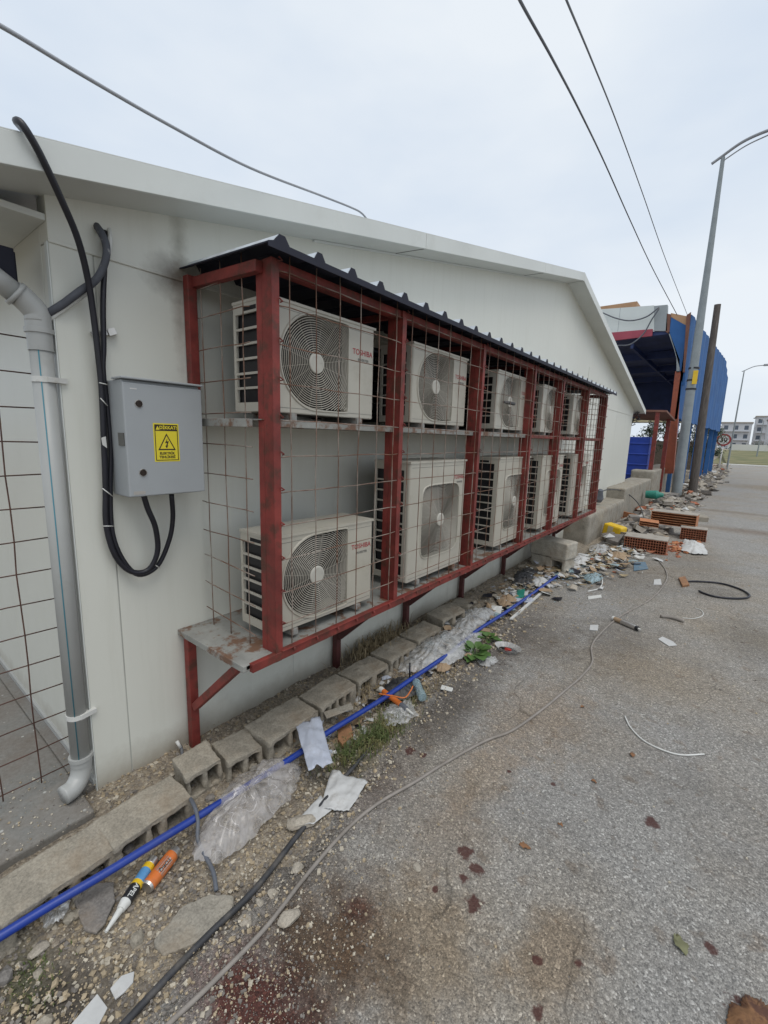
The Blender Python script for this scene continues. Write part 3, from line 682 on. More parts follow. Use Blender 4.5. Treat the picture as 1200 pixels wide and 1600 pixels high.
text_mesh(m, 'ELEKTRİK', .0165, (X, yc, z0+.040), (0, 1, 0), (0, 0, 1), 1, .0007, .0006)
text_mesh(m, 'TEHLİKESİ', .0165, (X, yc, z0+.022), (0, 1, 0), (0, 0, 1), 1, .0007, .0006)
m.build('danger_sticker', ['stickeryellow', 'ink'], d_)
m = MB(); m.box(.2042, .2048, .892, .945, 1.612, 1.628); m.box(.2042, .2048, .905, .935, 2.098, 2.104); m.build('maker_plate', 'silver', d_)

# ------------------------------------------------------------------ cables on the wall
def pxpath(L_, k=6): return smooth_path([WX(a, b, c) for a, b, c in L_], k)
def single(name, mb, mats, label, cat, group=None, **k): return tag(mb.build(name, mats, **k), label, cat, group)
g1 = 'black power cables running into the grey box'
single('power_cable', MB().tube(pxpath([(34, 200, .15), (26, 190, .24), (36, 196, .28), (62, 240, .27), (95, 310, .22), (122, 375, .15), (138, 440, .09), (147, 500, .06), (154, 560, .05), (159, 610, .045), (162, 680, .045), (165, 760, .04), (166, 820, .04), (180, 868, .045), (205, 893, .05), (232, 890, .06), (246, 862, .08), (243, 825, .10), (231, 795, .11), (224, 772, .12)]), .0135, 10), 'black',
       'thick black cable hanging over the roof edge down to the grey box', 'cable', g1)
single('power_cable', MB().tube(pxpath([(163, 362, .0), (166, 385, .03), (163, 420, .035), (161, 480, .03), (162, 540, .03), (161, 580, .03), (168, 640, .03), (173, 700, .03), (172, 760, .03), (175, 830, .03), (192, 875, .035), (217, 898, .045), (246, 884, .05), (264, 845, .07), (270, 810, .09), (268, 772, .12)]), .0125, 10), 'black',
       'black cable from the wall hole looping up into the right side of the grey box', 'cable', g1)
single('insulated_pipe', MB().tube(pxpath([(150, 352, -.01), (158, 364, .05), (166, 384, .07), (164, 410, .07), (150, 437, .06), (125, 455, .05), (100, 474, .03), (78, 488, .0), (70, 496, -.05)]), .016, 10), 'foam', 'grey foam wrapped pipe curving from the wall hole to the downpipe', 'pipe')
single('drain_hose', MB().tube(pxpath([(170, 355, -.01), (172, 372, .04), (170, 396, .05), (158, 428, .045), (135, 458, .03), (110, 476, .02), (84, 495, .0), (74, 504, -.04)]), .009, 8), 'white', 'thin white drain hose beside the grey foam wrapped pipe', 'hose')
m = MB()
for (a, b), (c, d_2) in (((155, 598), (168, 601)), ((157, 622), (168, 634)), ((160, 763), (177, 776)), ((161, 822), (177, 822)), ((239, 880), (250, 888))):
    m.tube([WX(a, b, .065), WX((a+c)/2, (b+d_2)/2, .075), WX(c, d_2, .062)], .0025, 5)
single('cable_tie', m, 'white', 'white plastic cable ties binding the two black cables by the grey box', 'cable ties')
single('wall_clip', MB().bar(WX(142, 522, .012), WX(182, 519, .012), .012, .02, up=(0, 0, 1)).bar(WX(170, 520, .02), WX(181, 517, .035), .012, .03), 'silver', 'small metal saddle clip on the wall behind the black cables', 'clip')
single('torn_tape', MB().prism([WX(158, 684, .075), WX(165, 682, .075), (WX(167, 700, .075)), WX(160, 695, .075)], (.002, 0, 0)), 'white', 'scrap of white tape stuck on the black cables left of the grey box', 'tape')

# ------------------------------------------------------------------ downpipe
dx, dy = -.02, .645
dp = thing('downpipe', 'grey plastic downpipe with blue stripe at the near corner of the white building', 'downpipe', (dx, dy, .1))
MB().tube([(dx, dy, .24), (dx, dy, 2.34)], .043, 24).build('pipe', 'pvc', dp)
MB().tube([(dx+.038, dy-.020, .25), (dx+.038, dy-.020, 2.28)], .0028, 5).build('printed_line', 'tealline', dp)
MB().lathe((dx, dy, 2.24), (dx, dy, 2.37), [(0, .047), (.55, .047), (.56, .053), (.72, .053), (.73, .048), (1, .048)], 24).build('socket', 'pvc', dp)
q0 = Vector((dx, dy, 2.36)); q1 = Vector((dx, dy-.03, 2.43)); q2 = WX(0, 440, dx); q3 = q2+(q2-q1)*1.0
MB().tube(smooth_path([q0, q0+Vector((0, -.005, .04)), q1+Vector((0, -.02, .02)), q1+(q2-q1)*.45]), .048, 24).build('elbow', 'pvc', dp)
e1 = q1+(q2-q1)*.36; e2 = q1+(q2-q1)*.52
MB().tube([e1, e2], .054, 24).build('socket', 'pvc', dp)
MB().tube([q1+(q2-q1)*.45, q3], .043, 24).build('pipe', 'pvc', dp)
MB().lathe((dx, dy, .225), (dx, dy, .275), [(0, .048), (.5, .048), (.6, .054), (1, .054)], 24).build('socket', 'pvc', dp)
MB().tube(smooth_path([(dx, dy, .25), (dx, dy-.002, .20), (dx+.01, dy-.02, .155), (dx+.03, dy-.055, .13), (dx+.04, dy-.10, .125)]), .046, 24).build('elbow', 'pvc', dp)
for z in (.50, 2.12):
    m = MB(); m.lathe((dx, dy, z-.012), (dx, dy, z+.012), [(0, .046), (1, .046)], 24); m.bar((dx+.042, dy, z), (.006, .72, z), .02, .022, up=(0, 0, 1)); m.build('clamp', 'white', dp)
_lb = WX(12, 418, -.14)
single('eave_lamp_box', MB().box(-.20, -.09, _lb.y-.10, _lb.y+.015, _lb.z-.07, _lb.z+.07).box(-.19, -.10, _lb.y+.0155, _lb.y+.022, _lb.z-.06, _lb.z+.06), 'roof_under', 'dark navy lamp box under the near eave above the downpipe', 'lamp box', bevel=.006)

# ------------------------------------------------------------------ rusty mesh at the left opening
fx = -.14
m = MB(); bz = WX(0, 1245, fx).z; ny = [WX(5, 1100, fx).y-.045-.15*k for k in range(-2, 5)]
zsr = [bz+.1525*k for k in range(15)]
for yy in ny:
    if yy > .62: continue
    m.tube([(fx+.003, yy+random.uniform(-.004, .004), z) for z in [bz-.03]+zsr], .0032, 5)
for z in zsr: m.tube([(fx-.003, yy, z+random.uniform(-.003, .003)) for yy in [-.4, -.2, 0, .15, .3, .45, .64]], .0032, 5)
single('wire_mesh_fence', m, 'rustwire', 'rusty square wire mesh standing left of the grey downpipe', 'mesh fence')

# ------------------------------------------------------------------ hollow concrete blocks along the wall
def mod_rough(o, vox, strength, size):
    r = o.modifiers.new('remesh', 'REMESH'); r.mode = 'VOXEL'; r.voxel_size = vox; r.use_smooth_shade = True
    t = bpy.data.textures.get('rough%g' % size) or bpy.data.textures.new('rough%g' % size, 'CLOUDS'); t.noise_scale = size; t.noise_depth = 3
    d = o.modifiers.new('disp', 'DISPLACE'); d.texture = t; d.strength = strength; d.texture_coords = 'LOCAL'; d.mid_level = .5
def block_mesh(L_=.39, D_=.2, H_=.16, holes=((.04, .15), (.175, .215), (.24, .35)), broken=0):
    m = MB(); t = .030
    m.box(-D_, 0, 0, L_, H_-t, H_); m.box(-D_, 0, 0, L_, 0, t)
    m.box(-D_, -D_+.03, 0.001, L_-.001, t-.01, H_-t+.01)
    ysb = [0]+[v for h in holes for v in h]+[L_]
    for a, b in zip(ysb[0::2], ysb[1::2]): m.box(-D_+.001, -.001, a, b, t-.01, H_-t+.01)
    return m
blocks = []
def blk(x, y, z, rot, label, L_=.39, tilt=0, var=0, H_=.165, D_=.22):
    hs = {0: ((.035, .145), (.175, .215), (.25, .355)), 1: ((.035, .17), (.225, .35)), 2: ((.03, .08), (.11, .16), (.19, .24), (.27, .32))}[var]
    hs = tuple((a*L_/.39, b*L_/.39) for a, b in hs)
    o = block_mesh(L_, D_, H_, hs).build('hollow_block', 'block', origin=(0, 0, 0)); mod_rough(o, .0085, .024, .07)
    o.location = (x, y, z); o.rotation_euler = (tilt, tilt*.6, rot)
    return tag(o, label, 'concrete block', 'hollow concrete blocks laid along the foot of the wall')
ZB = -.038
blk(.535, -.62, ZB, .02, 'hollow concrete block at the near end of the row, left frame edge', .425)
blk(.53, -.20, ZB+.004, .02, 'hollow concrete block second from the left frame edge, blue pipe across it', .42)
blk(.525, .21, ZB, .02, 'hollow concrete block with blue pipe over its openings beside the caulking tube', .39)
blk(.515, .59, ZB+.006, .03, 'hollow concrete block ending under the short grey cable beside the crushed can', .36)
blk(.40, .98, ZB+.03, -.10, 'broken hollow concrete block in front of the first red leg, nearest the leg', .19, .05, 1, D_=.19)
blk(.45, 1.18, ZB+.01, -.12, 'short broken hollow block behind the clear plastic bag', .21, -.04, 1, D_=.22)
blk(.50, 1.42, ZB+.02, .02, 'whole hollow block beside the pale blue sheet, under the first brace', .40, 0, 0, D_=.24)
blk(.475, 1.86, ZB+.01, .03, 'hollow block with chipped corner above the flat grey strip', .36, .02, 2, D_=.22)
blk(.45, 2.26, ZB, .02, 'hollow block partly buried in dry weeds by the second leg', .38, -.03, 1)
blk(.43, 2.68, ZB-.005, .04, 'hollow block behind the standing black rod', .40, 0, 2)
blk(.41, 3.11, ZB, .0, 'hollow block with row of small slots behind the green plant', .40, 0, 2)
blk(.37, 3.60, ZB+.03, -.15, 'tilted solid looking block beyond the third leg under the cage', .36, .08, 1)
blk(.34, 4.20, ZB-.02, .2, 'tan half buried block under the fourth bay of the cage', .34, -.1, 1)
def chunk_mesh(r, seed, flat=1.0, seg=2):
    rnd = random.Random(seed); import bmesh
    bm = bmesh.new(); bmesh.ops.create_icosphere(bm, subdivisions=seg, radius=r)
    off = rnd.uniform(0, 100)
    pl = [(Vector((rnd.gauss(0, 1), rnd.gauss(0, 1), rnd.gauss(0, 1))).normalized(), rnd.uniform(.55, .9)*r) for _ in range(9)]
    for v in bm.verts:
        for nn_, dd in pl:
            k = v.co.dot(nn_)
            if k > dd: v.co -= nn_*(k-dd)
        v.co *= 1+.12*nz3(v.co.x/r*1.5+off, v.co.y/r*1.5, v.co.z/r*1.5); v.co.z *= flat
    vs = [v.co.copy() for v in bm.verts]; fs = [tuple(v.index for v in f.verts) for f in bm.faces]; bm.free(); return vs, fs
def chunk(name, px, r, mat, label, cat='stone', flat=.6, group=None, sx=1.0, lift=0, seed=None, rot=None):
    p = G(*px); z = surf(p.x, p.y); m = MB(); sd_ = seed or random.randint(1, 9999)
    m.T = Matrix.Translation((p.x, p.y, z+r*flat*.55+lift)) @ Matrix.Rotation(rot if rot is not None else random.uniform(0, 6), 4, 'Z') @ Matrix.Diagonal((sx, 1, 1, 1))
    vs, fs = chunk_mesh(r, sd_, flat, 3 if r > .03 else 2); m.add(vs, fs, 0, False)
    return single(name, m, mat, label, cat, group)
gs = 'loose stones on the verge'
ST = [((465, 1358), .030, 'pale stone lying between the black hose and grey cable, topmost of the pair'), ((452, 1438), .038, 'largest pale stone, pressed against the grey cable'),
      ((383, 1437), .028, 'flat stone left of the grey cable near the black hose'), ((427, 1393), .024, 'small stone beside the black hose above the largest pale stone'),
      ((652, 1357), .022, 'smooth pale pinkish stone alone on the asphalt'), ((470, 1285), .055, 'dirty pale slab of mortar under the black hose'),
      ((100, 1400), .02, 'small stone beside the blue pipe at the left'), ((60, 1480), .028, 'tan stone at the left frame edge below the blue pipe'), ((300, 1215), .03, 'broken mortar piece beneath the first red leg'),
      ((345, 1212), .028, 'broken mortar piece between the two broken hollow blocks'), ((405, 1405), .018, 'tiny stone touching the black hose'), ((103, 1425), .022, 'brown stone left of the grey shard'),
      ((515, 1330), .014, 'pebble on the asphalt right of the grey cable')]
for (a, r, lb) in ST: chunk('stone', a, r, 'stone', lb, 'stone', .55, gs, random.uniform(1, 1.4))
# thin mortar slabs in the foreground
def slab(name, pxs, th, mat, label, cat, lift=.0, group=None, z0=None, curl=0, ro=0):
    P_ = [G(*p) for p in pxs]; z = (max(surf(p.x, p.y) for p in P_) if z0 is None else z0)+lift
    m = MB(); m.prism([(p.x, p.y, z+curl*math.sin(i*2.1)) for i, p in enumerate(P_)], (0, 0, th)); o = single(name, m, mat, label, cat, group, bevel=0 if ro else min(.004, th*.3))
    if ro: mod_rough(o, .004, ro, .05)
    return o
slab('mortar_slab', [(240, 1470), (280, 1420), (330, 1395), (365, 1400), (360, 1430), (300, 1475), (255, 1492)], .022, 'oldconc', 'flat broken concrete slab lying left of the black hose', 'slab', -.012, ro=.02)
slab('concrete_shard', [(112, 1405), (140, 1385), (178, 1382), (180, 1410), (165, 1445), (150, 1462), (132, 1455)], .014, 'stonedark', 'grey concrete shard lying below the blue pipe beside the caulking tube', 'shard', .0, ro=.012)
slab('perforated_scrap', [(112, 1600), (152, 1553), (168, 1575), (150, 1610), (120, 1640)], .003, 'paper', 'white triangular perforated scrap at the lower left corner', 'scrap', .012)
m = MB(); p = G(140, 1580); zz = surf(p.x, p.y)+.0155
slab('foam_scrap', [(172, 1545), (190, 1525), (210, 1518), (208, 1535), (195, 1550), (180, 1562)], .008, 'paper', 'white crumbled foam scrap above the perforated triangle', 'scrap', .004)

# ------------------------------------------------------------------ pipes and hoses on the ground
def gpath(L_, r, up=0, k=7): 
    out = []
    for e in L_:
        a, b = e[0], e[1]; zz = e[2] if len(e) > 2 else None
        p = G(a, b, 0 if zz is None else zz)
        out.append(Vector((p.x, p.y, (surf(p.x, p.y)+r+up) if zz is None else zz)))
    return smooth_path(out, k)
single('water_pipe', MB().tube(gpath([(-60, 1500, .10), (0, 1463, .10), (80, 1414, .10), (167, 1363, .10), (250, 1312, .095), (343, 1255, .09), (410, 1213, .085), (467, 1177, .08), (510, 1146, .075), (590, 1097, .07), (640, 1063, .065), (703, 1020, .06), (743, 987, .06), (800, 950, .05), (870, 900, .05)], .018), .0175, 14), 'bluepipe', 'bright blue plastic water pipe lying along the concrete blocks', 'pipe')
hp = gpath([(150, 1650), (193, 1600), (277, 1510), (330, 1455), (400, 1387), (460, 1310), (517, 1240), (550, 1200), (585, 1160)], .012, .004)
single('black_hose', MB().tube(hp, [.0125]*(len(hp)-8)+[.0125-.001*i for i in range(8)], 12), 'dustblack', 'dusty black hose lying across the gravel from the lower left', 'hose')
single('grey_cable', MB().tube(gpath([(230, 1640), (267, 1600), (330, 1540), (417, 1450), (475, 1375), (540, 1300), (590, 1258), (650, 1223), (690, 1197), (757, 1160), (800, 1143), (847, 1110), (885, 1078), (908, 1058), (925, 1036), (924, 1012), (937, 992), (969, 964), (1018, 936), (1041, 908), (1039, 890), (1027, 875)], .009), .0088, 10), 'greyhose', 'long dusty grey cable snaking across the asphalt', 'cable')
single('cut_cable', MB().tube(smooth_path([WX(278, 1160, .03), WX(284, 1172, .06), WX(283, 1190, .10), WX(274, 1215, .18), WX(280, 1232, .25), G(300, 1252, .13), G(309, 1280, .10), G(309, 1310, .05), G(318, 1332, .03), G(333, 1362, .02), G(338, 1392, .0)]), .009, 10).tube([WX(276, 1158, .03), WX(282, 1168, .05)], .010, 8, 1), ['darkgrey', 'white'], 'short dark grey cable coming out of the wall foot and over the blocks', 'cable')
single('hose_loop', MB().tube(gpath([(1072, 910), (1090, 910), (1125, 913), (1155, 922), (1170, 931), (1166, 936), (1145, 937), (1118, 934), (1100, 929), (1092, 925)], .012, .004), .0125, 10), 'black', 'open loop of black hose lying on the asphalt at the right', 'hose')
slab('tape_wrap', [(1060, 905), (1070, 903), (1077, 916), (1066, 918)], .03, 'leafdry', 'orange brown crumpled wrapper at the end of the black hose loop', 'wrapper')
single('white_tube', MB().tube(gpath([(976, 1120), (985, 1138), (1005, 1158), (1035, 1173), (1065, 1181), (1100, 1180)], .005, .002), .0048, 8), 'white', 'thin curved white tube alone on the open asphalt', 'tube')
single('white_tube', MB().tube(gpath([(928, 895), (938, 900), (941, 910), (936, 920), (918, 925)], .007, .002), .008, 8), 'white', 'short bent white tube in the litter near the concrete blocks', 'tube')
single('white_duct', MB().bar(G(798, 968, .01), G(852, 921, .02), .028, .018), 'white', 'straight white plastic duct lying against the blue pipe', 'duct')
single('grey_stub', MB().tube(gpath([(1032, 965), (1048, 967), (1068, 973)], .018), .018, 10), 'greyhose', 'short fat grey pipe stub on the asphalt at right', 'pipe stub')
single('thin_white_wire', MB().tube(gpath([(1066, 966), (1085, 967), (1098, 962), (1096, 955), (1086, 951)], .004), .004, 6), 'white', 'thin white wire curling from the grey pipe stub', 'wire')
m = MB(); p = G(640, 1068, .0); m.tube([(p.x, p.y, 0), (p.x-.01, p.y+.005, .17)], .0075, 8); single('black_rod', m, 'black', 'black plastic rod standing upright beside the blue pipe', 'rod')

# ------------------------------------------------------------------ tubes, cans, bottle
def lying(px0, px1, r, prof, mats, name, label, cat, lift=0, z1=None, n=20, parts=None):
    a = G(*px0); b = G(*px1); a.z = surf(a.x, a.y)+r+lift; b.z = surf(b.x, b.y)+r+lift+(z1 or 0)
    t = thing(name, label, cat, tuple((a+b)/2-Vector((0, 0, r))))
    for nm, t0, t1, r0, r1, mi in prof:
        pa, pb = a+(b-a)*t0, a+(b-a)*t1
        MB().lathe(pa, pb, [(0, r0*r*.96), (.04, r0*r), (.96, r1*r), (1, r1*r*.96)], n).build(nm, mi, t)
    return t, a, b
t, a, b = lying((166, 1463), (240, 1346), .024, [('nozzle', 0, .27, .25, .55, 'white'), ('collar', .2705, .38, .7, .95, 'white'), ('black_label', .3805, .58, 1, 1, 'blackprint'), ('yellow_band', .5805, .64, 1.01, 1.01, 'yellow'), ('blue_label', .6405, .82, 1, 1, 'blueprint'), ('yellow_band', .8205, .90, 1.01, 1.01, 'yellow'), ('end_cap', .9005, 1, 1.02, 1.02, 'silver')], None, 'caulking_tube', 'caulking tube with black, yellow and blue label lying by the blocks', 'caulking tube', .006)
m = MB(); d_3 = (b-a).normalized(); up = Vector((0, 0, 1)); sx = d_3.cross(up).normalized(); cen = a+(b-a)*.48
vv = (CP-cen).normalized(); nrm = (vv-d_3*vv.dot(d_3)).normalized(); text_mesh(m, 'APEL', .026, cen+nrm*.0245, -d_3, nrm.cross(-d_3), 0, .0006, .0004); m.build('lettering', 'white', t)
_l = lying((229, 1390), (276, 1330), .029, [('base', 0, .06, .86, .98, 'silver'), ('can_body', .0605, .85, 1, 1, 'orange'), ('shoulder', .8505, 1, .97, .8, 'silver')], None, 'drink_can', 'orange drink can with silver base beside the caulking tube', 'can', -.002)
t, a, b = _l
d_3 = (b-a).normalized(); sx = d_3.cross(Vector((0, 0, 1))).normalized(); cen = a+(b-a)*.5; vv = (CP-cen).normalized(); nrm = (vv-d_3*vv.dot(d_3)).normalized()
m = MB(); sd2 = nrm.cross(-d_3)
m.add([cen+nrm*.0292*math.cos(q_*.5)+sd2*.0292*math.sin(q_*.5)-d_3*w_ for q_ in (-1.6, -.8, 0, .8, 1.6) for w_ in (-.035, .035)], [(2*k, 2*k+2, 2*k+3, 2*k+1) for k in range(4)]); m.build('pale_label', 'silver', t)
m = MB(); text_mesh(m, 'TORQ', .022, cen+nrm*.0295, -d_3, sd2, 0, .0006, .0004); m.build('lettering', 'ink', t)
lying((1001, 988), (957, 969), .024, [('nozzle', 0, .10, .35, .5, 'white'), ('collar', .1005, .18, 1.03, 1.03, 'blackprint'), ('body', .1805, .68, 1, 1, 'silver'), ('label_band', .6805, .93, 1.01, 1.01, 'card'), ('end_cap', .9305, 1, 1.04, 1.04, 'white')], None, 'caulking_tube', 'silver caulking tube lying across the grey cable on the asphalt', 'caulking tube', .004)
lying((645, 1126), (594, 1086), .020, [('nozzle', 0, .18, .25, .5, 'white'), ('collar', .1805, .35, .9, 1.0, 'darkgrey'), ('body', .3505, .9, 1, 1, 'orange'), ('end_cap', .9005, 1, 1.05, 1.05, 'white')], None, 'caulking_tube', 'orange caulking tube with white nozzle lying on rubbish below the black rod', 'caulking tube', .05)
single('orange_strap', MB().tube(gpath([(592, 1084, .10), (612, 1087, .11), (632, 1090, .11), (641, 1080, .11), (645, 1072, .12)], .004), .005, 6), 'orange', 'orange plastic strip above the orange caulking tube', 'strip')
# clear bottle
def glassy(name, c, alpha, r=.15):
    q = N(name); q.b.inputs['Base Color'].default_value = (*c, 1); q.rough(q.ramp(q.noise(20, 4, .6), (.3, r), (.7, r+.25))); q.l(q.math('ADD', q.ramp(q.noise(9, 5, .65, dist=1.5), (.35, alpha*.45), (.65, min(1, alpha*1.25))), q.math('MULTIPLY', q.ramp(q.noise(9, 1, .4, dist=1.2), (.485, 0.0), (.5, 1.0), (.515, 0.0)), .45), True), q.b.inputs['Alpha']); q.bump(q.noise(9, 2, .45, dist=.8), .8, .02); q.b.inputs['Specular IOR Level'].default_value = .9; return q.m
M['clearblue'] = glassy('clear_bottle', (.35, .48, .52), .55)
M['clearfilm'] = glassy('clear_film', (.52, .49, .47), .5, .08)
M['whitefilm'] = glassy('milky_film', (.52, .52, .51), .58, .25)
lying((660, 1098), (646, 1066), .032, [('bottle_body', 0, .7, 1, 1, 'clearblue'), ('shoulder', .7005, .88, .98, .4, 'clearblue'), ('cap', .8805, 1, .42, .42, 'bluepipe')], None, 'water_bottle', 'crushed clear blue water bottle beside the black rod', 'bottle', .03)

# ------------------------------------------------------------------ sheets, bags
def sheet(name, pxs, mat, label, cat, hgt=.03, n=14, wrinkle=.012, lift=.006, th=.0012, z=0.0, seed=0, arch=0.0, ws=11):
    """quad of photo pixels -> crumpled sheet draped on the ground"""
    P4 = [G(*p, z) for p in pxs]; vs = []
    for j in range(n+1):
        for i in range(n+1):
            u, v = i/n, j/n
            wob = .06*nz3(u*4+seed, v*4)
            uu = u+wob*(1 if 0 < u < 1 else .4); vv_ = v+.06*nz3(u*4, v*4+seed+9)
            p = (P4[0]*(1-uu)+P4[1]*uu)*(1-vv_)+(P4[3]*(1-uu)+P4[2]*uu)*vv_
            hh = wrinkle*(nz3(p.x*ws+seed, p.y*ws)+.6*abs(nz3(p.x*ws*2.3, p.y*ws*2.3, seed))*2)+arch*math.sin(PI*u)*math.sin(PI*v)
            vs.append((p.x, p.y, max(surf(p.x, p.y), z)+lift+abs(hh)+hgt*abs(nz3(u*2+seed*3, v*2))))
    fs = [(j*(n+1)+i, j*(n+1)+i+1, (j+1)*(n+1)+i+1, (j+1)*(n+1)+i) for j in range(n) for i in range(n)]
    return single(name, MB().add(vs, fs, 0, True), mat, label, cat, solid=th)
def bag(name, pxs, mat, label, cat, z=0.0, dome=.05, fold=.014, jag=.0, seed=0, seg=84, rings=16, lift=.008, tag_=True, nf=7, top=None):
    """crumpled film bag: irregular outline lying on the ground, radiating folds"""
    rnd = random.Random(seed); P_ = [G(*p, z) for p in pxs]; c = sum(P_, Vector())/len(P_); k = len(P_); out = []
    for i in range(seg):
        t_ = i/seg*k; a = int(t_); f = t_-a; q_ = P_[a % k].lerp(P_[(a+1) % k], f); d = q_-c
        out.append(c+d*(1+.10*nz3(i*.35+seed, 1)+jag*nz3(i*1.3, seed)))
    vs = []
    for j in range(rings+1):
        rr = (j/rings)
        for i in range(seg):
            p = c.lerp(out[i], rr); th = 2*PI*i/seg; ph = nf*th+(2.0 if 'clear' in mat else 3.5)*nz3(p.x*5+seed, p.y*5)
            h = dome*(1-rr**2.2)*(1+.6*nz3(p.x*7+seed, p.y*7, 4))+fold*abs(math.sin(ph))*(.3+rr)*(1-.5*rr)+fold*1.1*abs(nz3(p.x*13, p.y*13, seed))+(0 if 'clear' in mat else fold*.5*abs(nz3(p.x*40, p.y*40, seed)))
            base = max(surf(p.x, p.y), z*(1-rr**3)); vs.append((p.x+.01*nz3(p.x*30, p.y*30, 8), p.y, base+lift+abs(h)))
    fs = [(j*seg+i, j*seg+(i+1) % seg, (j+1)*seg+(i+1) % seg, (j+1)*seg+i) for j in range(rings) for i in range(seg)]
    return single(name, MB().add(vs, fs, 0, True), mat, label, cat, solid=0 if 'film' in mat else .0008)
bag('plastic_bag', [(302, 1335), (335, 1342), (372, 1322), (405, 1290), (430, 1262), (455, 1240), (468, 1212), (468, 1180), (436, 1178), (400, 1192), (366, 1215), (340, 1248), (315, 1275), (303, 1305)], 'clearfilm', 'big clear grey plastic bag draped over the blue pipe and blocks', 'plastic bag', .05, .075, .022, .12, 3)
sheet('film_sheet', [(482, 1208), (520, 1196), (500, 1124), (462, 1137)], 'bluepaper', 'pale bluish folded film sheet standing over the blue pipe', 'sheet', .02, 20, .014, .01, .0012, .12, 8, .02, 14)
sheet('paper_sheet', [(500, 1268), (545, 1270), (575, 1225), (518, 1205)], 'paper', 'white wrinkled sheet lying under the black hose end', 'sheet', .02, 20, .012, .006, .0012, .0, 12, .01, 14)
sheet('paper_sheet', [(455, 1295), (490, 1290), (525, 1262), (500, 1245)], 'paper', 'small cream sheet half under the black hose next to the mortar slab', 'sheet', .01, 14, .008, .006, .0012, .0, 14, .0)
bag('plastic_wrap', [(66, 1455), (85, 1450), (100, 1440), (112, 1415), (105, 1398), (80, 1410), (70, 1430)], 'whitefilm', 'white crumpled wrapping under the blue pipe at the left', 'wrapper', 0, .02, .014, .15, 16)
bag('plastic_bag', [(622, 1050), (660, 1048), (700, 1040), (735, 1020), (758, 990), (735, 978), (690, 988), (655, 1000), (632, 1022)], 'whitefilm', 'milky plastic bag heaped over the blue pipe beyond the black rod', 'plastic bag', .03, .06, .025, .15, 19)
bag('plastic_bag', [(703, 988), (730, 990), (755, 975), (775, 955), (755, 948), (722, 955), (705, 968)], 'whitefilm', 'torn milky plastic scrap beside the third leg', 'plastic bag', .05, .04, .02, .18, 22)
bag('black_bag', [(596, 1100), (625, 1100), (652, 1088), (645, 1062), (615, 1062), (600, 1078)], 'dustblack', 'black crumpled plastic under the orange caulking tube', 'plastic bag', 0, .035, .016, .15, 25)
bag('grey_wrapper', [(603, 1138), (630, 1136), (652, 1120), (640, 1096), (612, 1100), (598, 1118)], 'whitefilm', 'grey shredded film under the orange caulking tube', 'wrapper', 0, .025, .016, .2, 27)
bag('black_bag', [(798, 920), (828, 920), (845, 900), (825, 892), (805, 902)], 'dustblack', 'black crumpled bag beside the far end of the blue pipe', 'plastic bag', 0, .05, .02, .15, 29)
bag('white_rag', [(1063, 862), (1085, 868), (1106, 868), (1100, 855), (1082, 846), (1068, 845)], 'paper', 'white rag lying right of the red hollow bricks', 'rag', 0, .08, .02, .12, 31, nf=3)
bag('dry_leaf_clump', [(1135, 1600), (1140, 1568), (1150, 1575), (1165, 1560), (1190, 1568), (1215, 1590), (1230, 1640), (1170, 1650), (1145, 1630)], 'leafdark', 'ragged dry brown leaf clump at the bottom right corner', 'leaves', 0, .02, .006, .22, 33, seg=120, nf=0)
for (px_, w_, mt_, nm_, lb_, ct_, h_, sd_) in (((790, 942), 16, 'card', 'crumpled_card', 'crumpled brown card beside the blue pipe near its far end', 'card', .05, 41), ((757, 962), 14, 'whitefilm', 'plastic_bag', 'small milky bag just beyond the broad leaved weed', 'plastic bag', .05, 42),
        ((842, 912), 14, 'paper', 'crumpled_paper', 'crumpled white paper over the far end of the blue pipe', 'paper', .05, 43), ((690, 1046), 13, 'card', 'crumpled_card', 'brown wilted leaf litter left of the broad leaved weed', 'leaf litter', .03, 44),
        ((760, 1035), 16, 'whitefilm', 'plastic_bag', 'flattened milky bag under the broad leaved weed', 'plastic bag', .02, 45), ((905, 880), 18, 'paper', 'crumpled_paper', 'crumpled white paper right of the concrete block stack', 'paper', .06, 46),
        ((935, 862), 17, 'whitefilm', 'plastic_bag', 'milky bag in the litter below the yellow jerrycan', 'plastic bag', .07, 47), ((925, 905), 15, 'clearblue', 'plastic_bag', 'pale blue crumpled film in the litter', 'plastic bag', .05, 48),
        ((965, 872), 15, 'card', 'crumpled_card', 'brown crumpled card in the litter left of the red hollow bricks', 'card', .05, 49), ((612, 1120), 13, 'whitefilm', 'plastic_bag', 'thin milky film scrap at the edge of the grass', 'plastic bag', .03, 50)):
    bag(nm_, [(px_[0]+w_*math.cos(a_)*(1.2 if a_ < 3 else .9), px_[1]-.55*w_*math.sin(a_)) for a_ in (0, .8, 1.6, 2.4, 3.2, 4.0, 4.8, 5.6)], mt_, lb_, ct_, 0, h_, h_*.35, .2, sd_, seg=60, rings=10, nf=4)
slab('green_cup', [(806, 940), (818, 938), (820, 926), (808, 927)], .05, 'green', 'small green plastic cup beside the blue pipe', 'cup')
slab('grey_strip', [(505, 1133), (548, 1118), (552, 1127), (510, 1143)], .008, 'oldconc', 'flat pale grey plastic strip resting on the blue pipe', 'strip', z0=.09)
slab('white_piece', [(690, 1072), (708, 1077), (706, 1082), (688, 1078)], .012, 'white', 'small white plastic block at the verge edge', 'scrap')
slab('blue_scrap', [(990, 880), (1008, 879), (1013, 890), (990, 893)], .006, 'bluescrap', 'flat blue grey scrap among the litter near the hollow bricks', 'scrap', .008)
slab('paper_scrap', [(1035, 995), (1052, 1003), (1058, 1009), (1045, 1010), (1028, 999)], .003, 'paper', 'long torn white paper right of the silver tube', 'paper', .004)
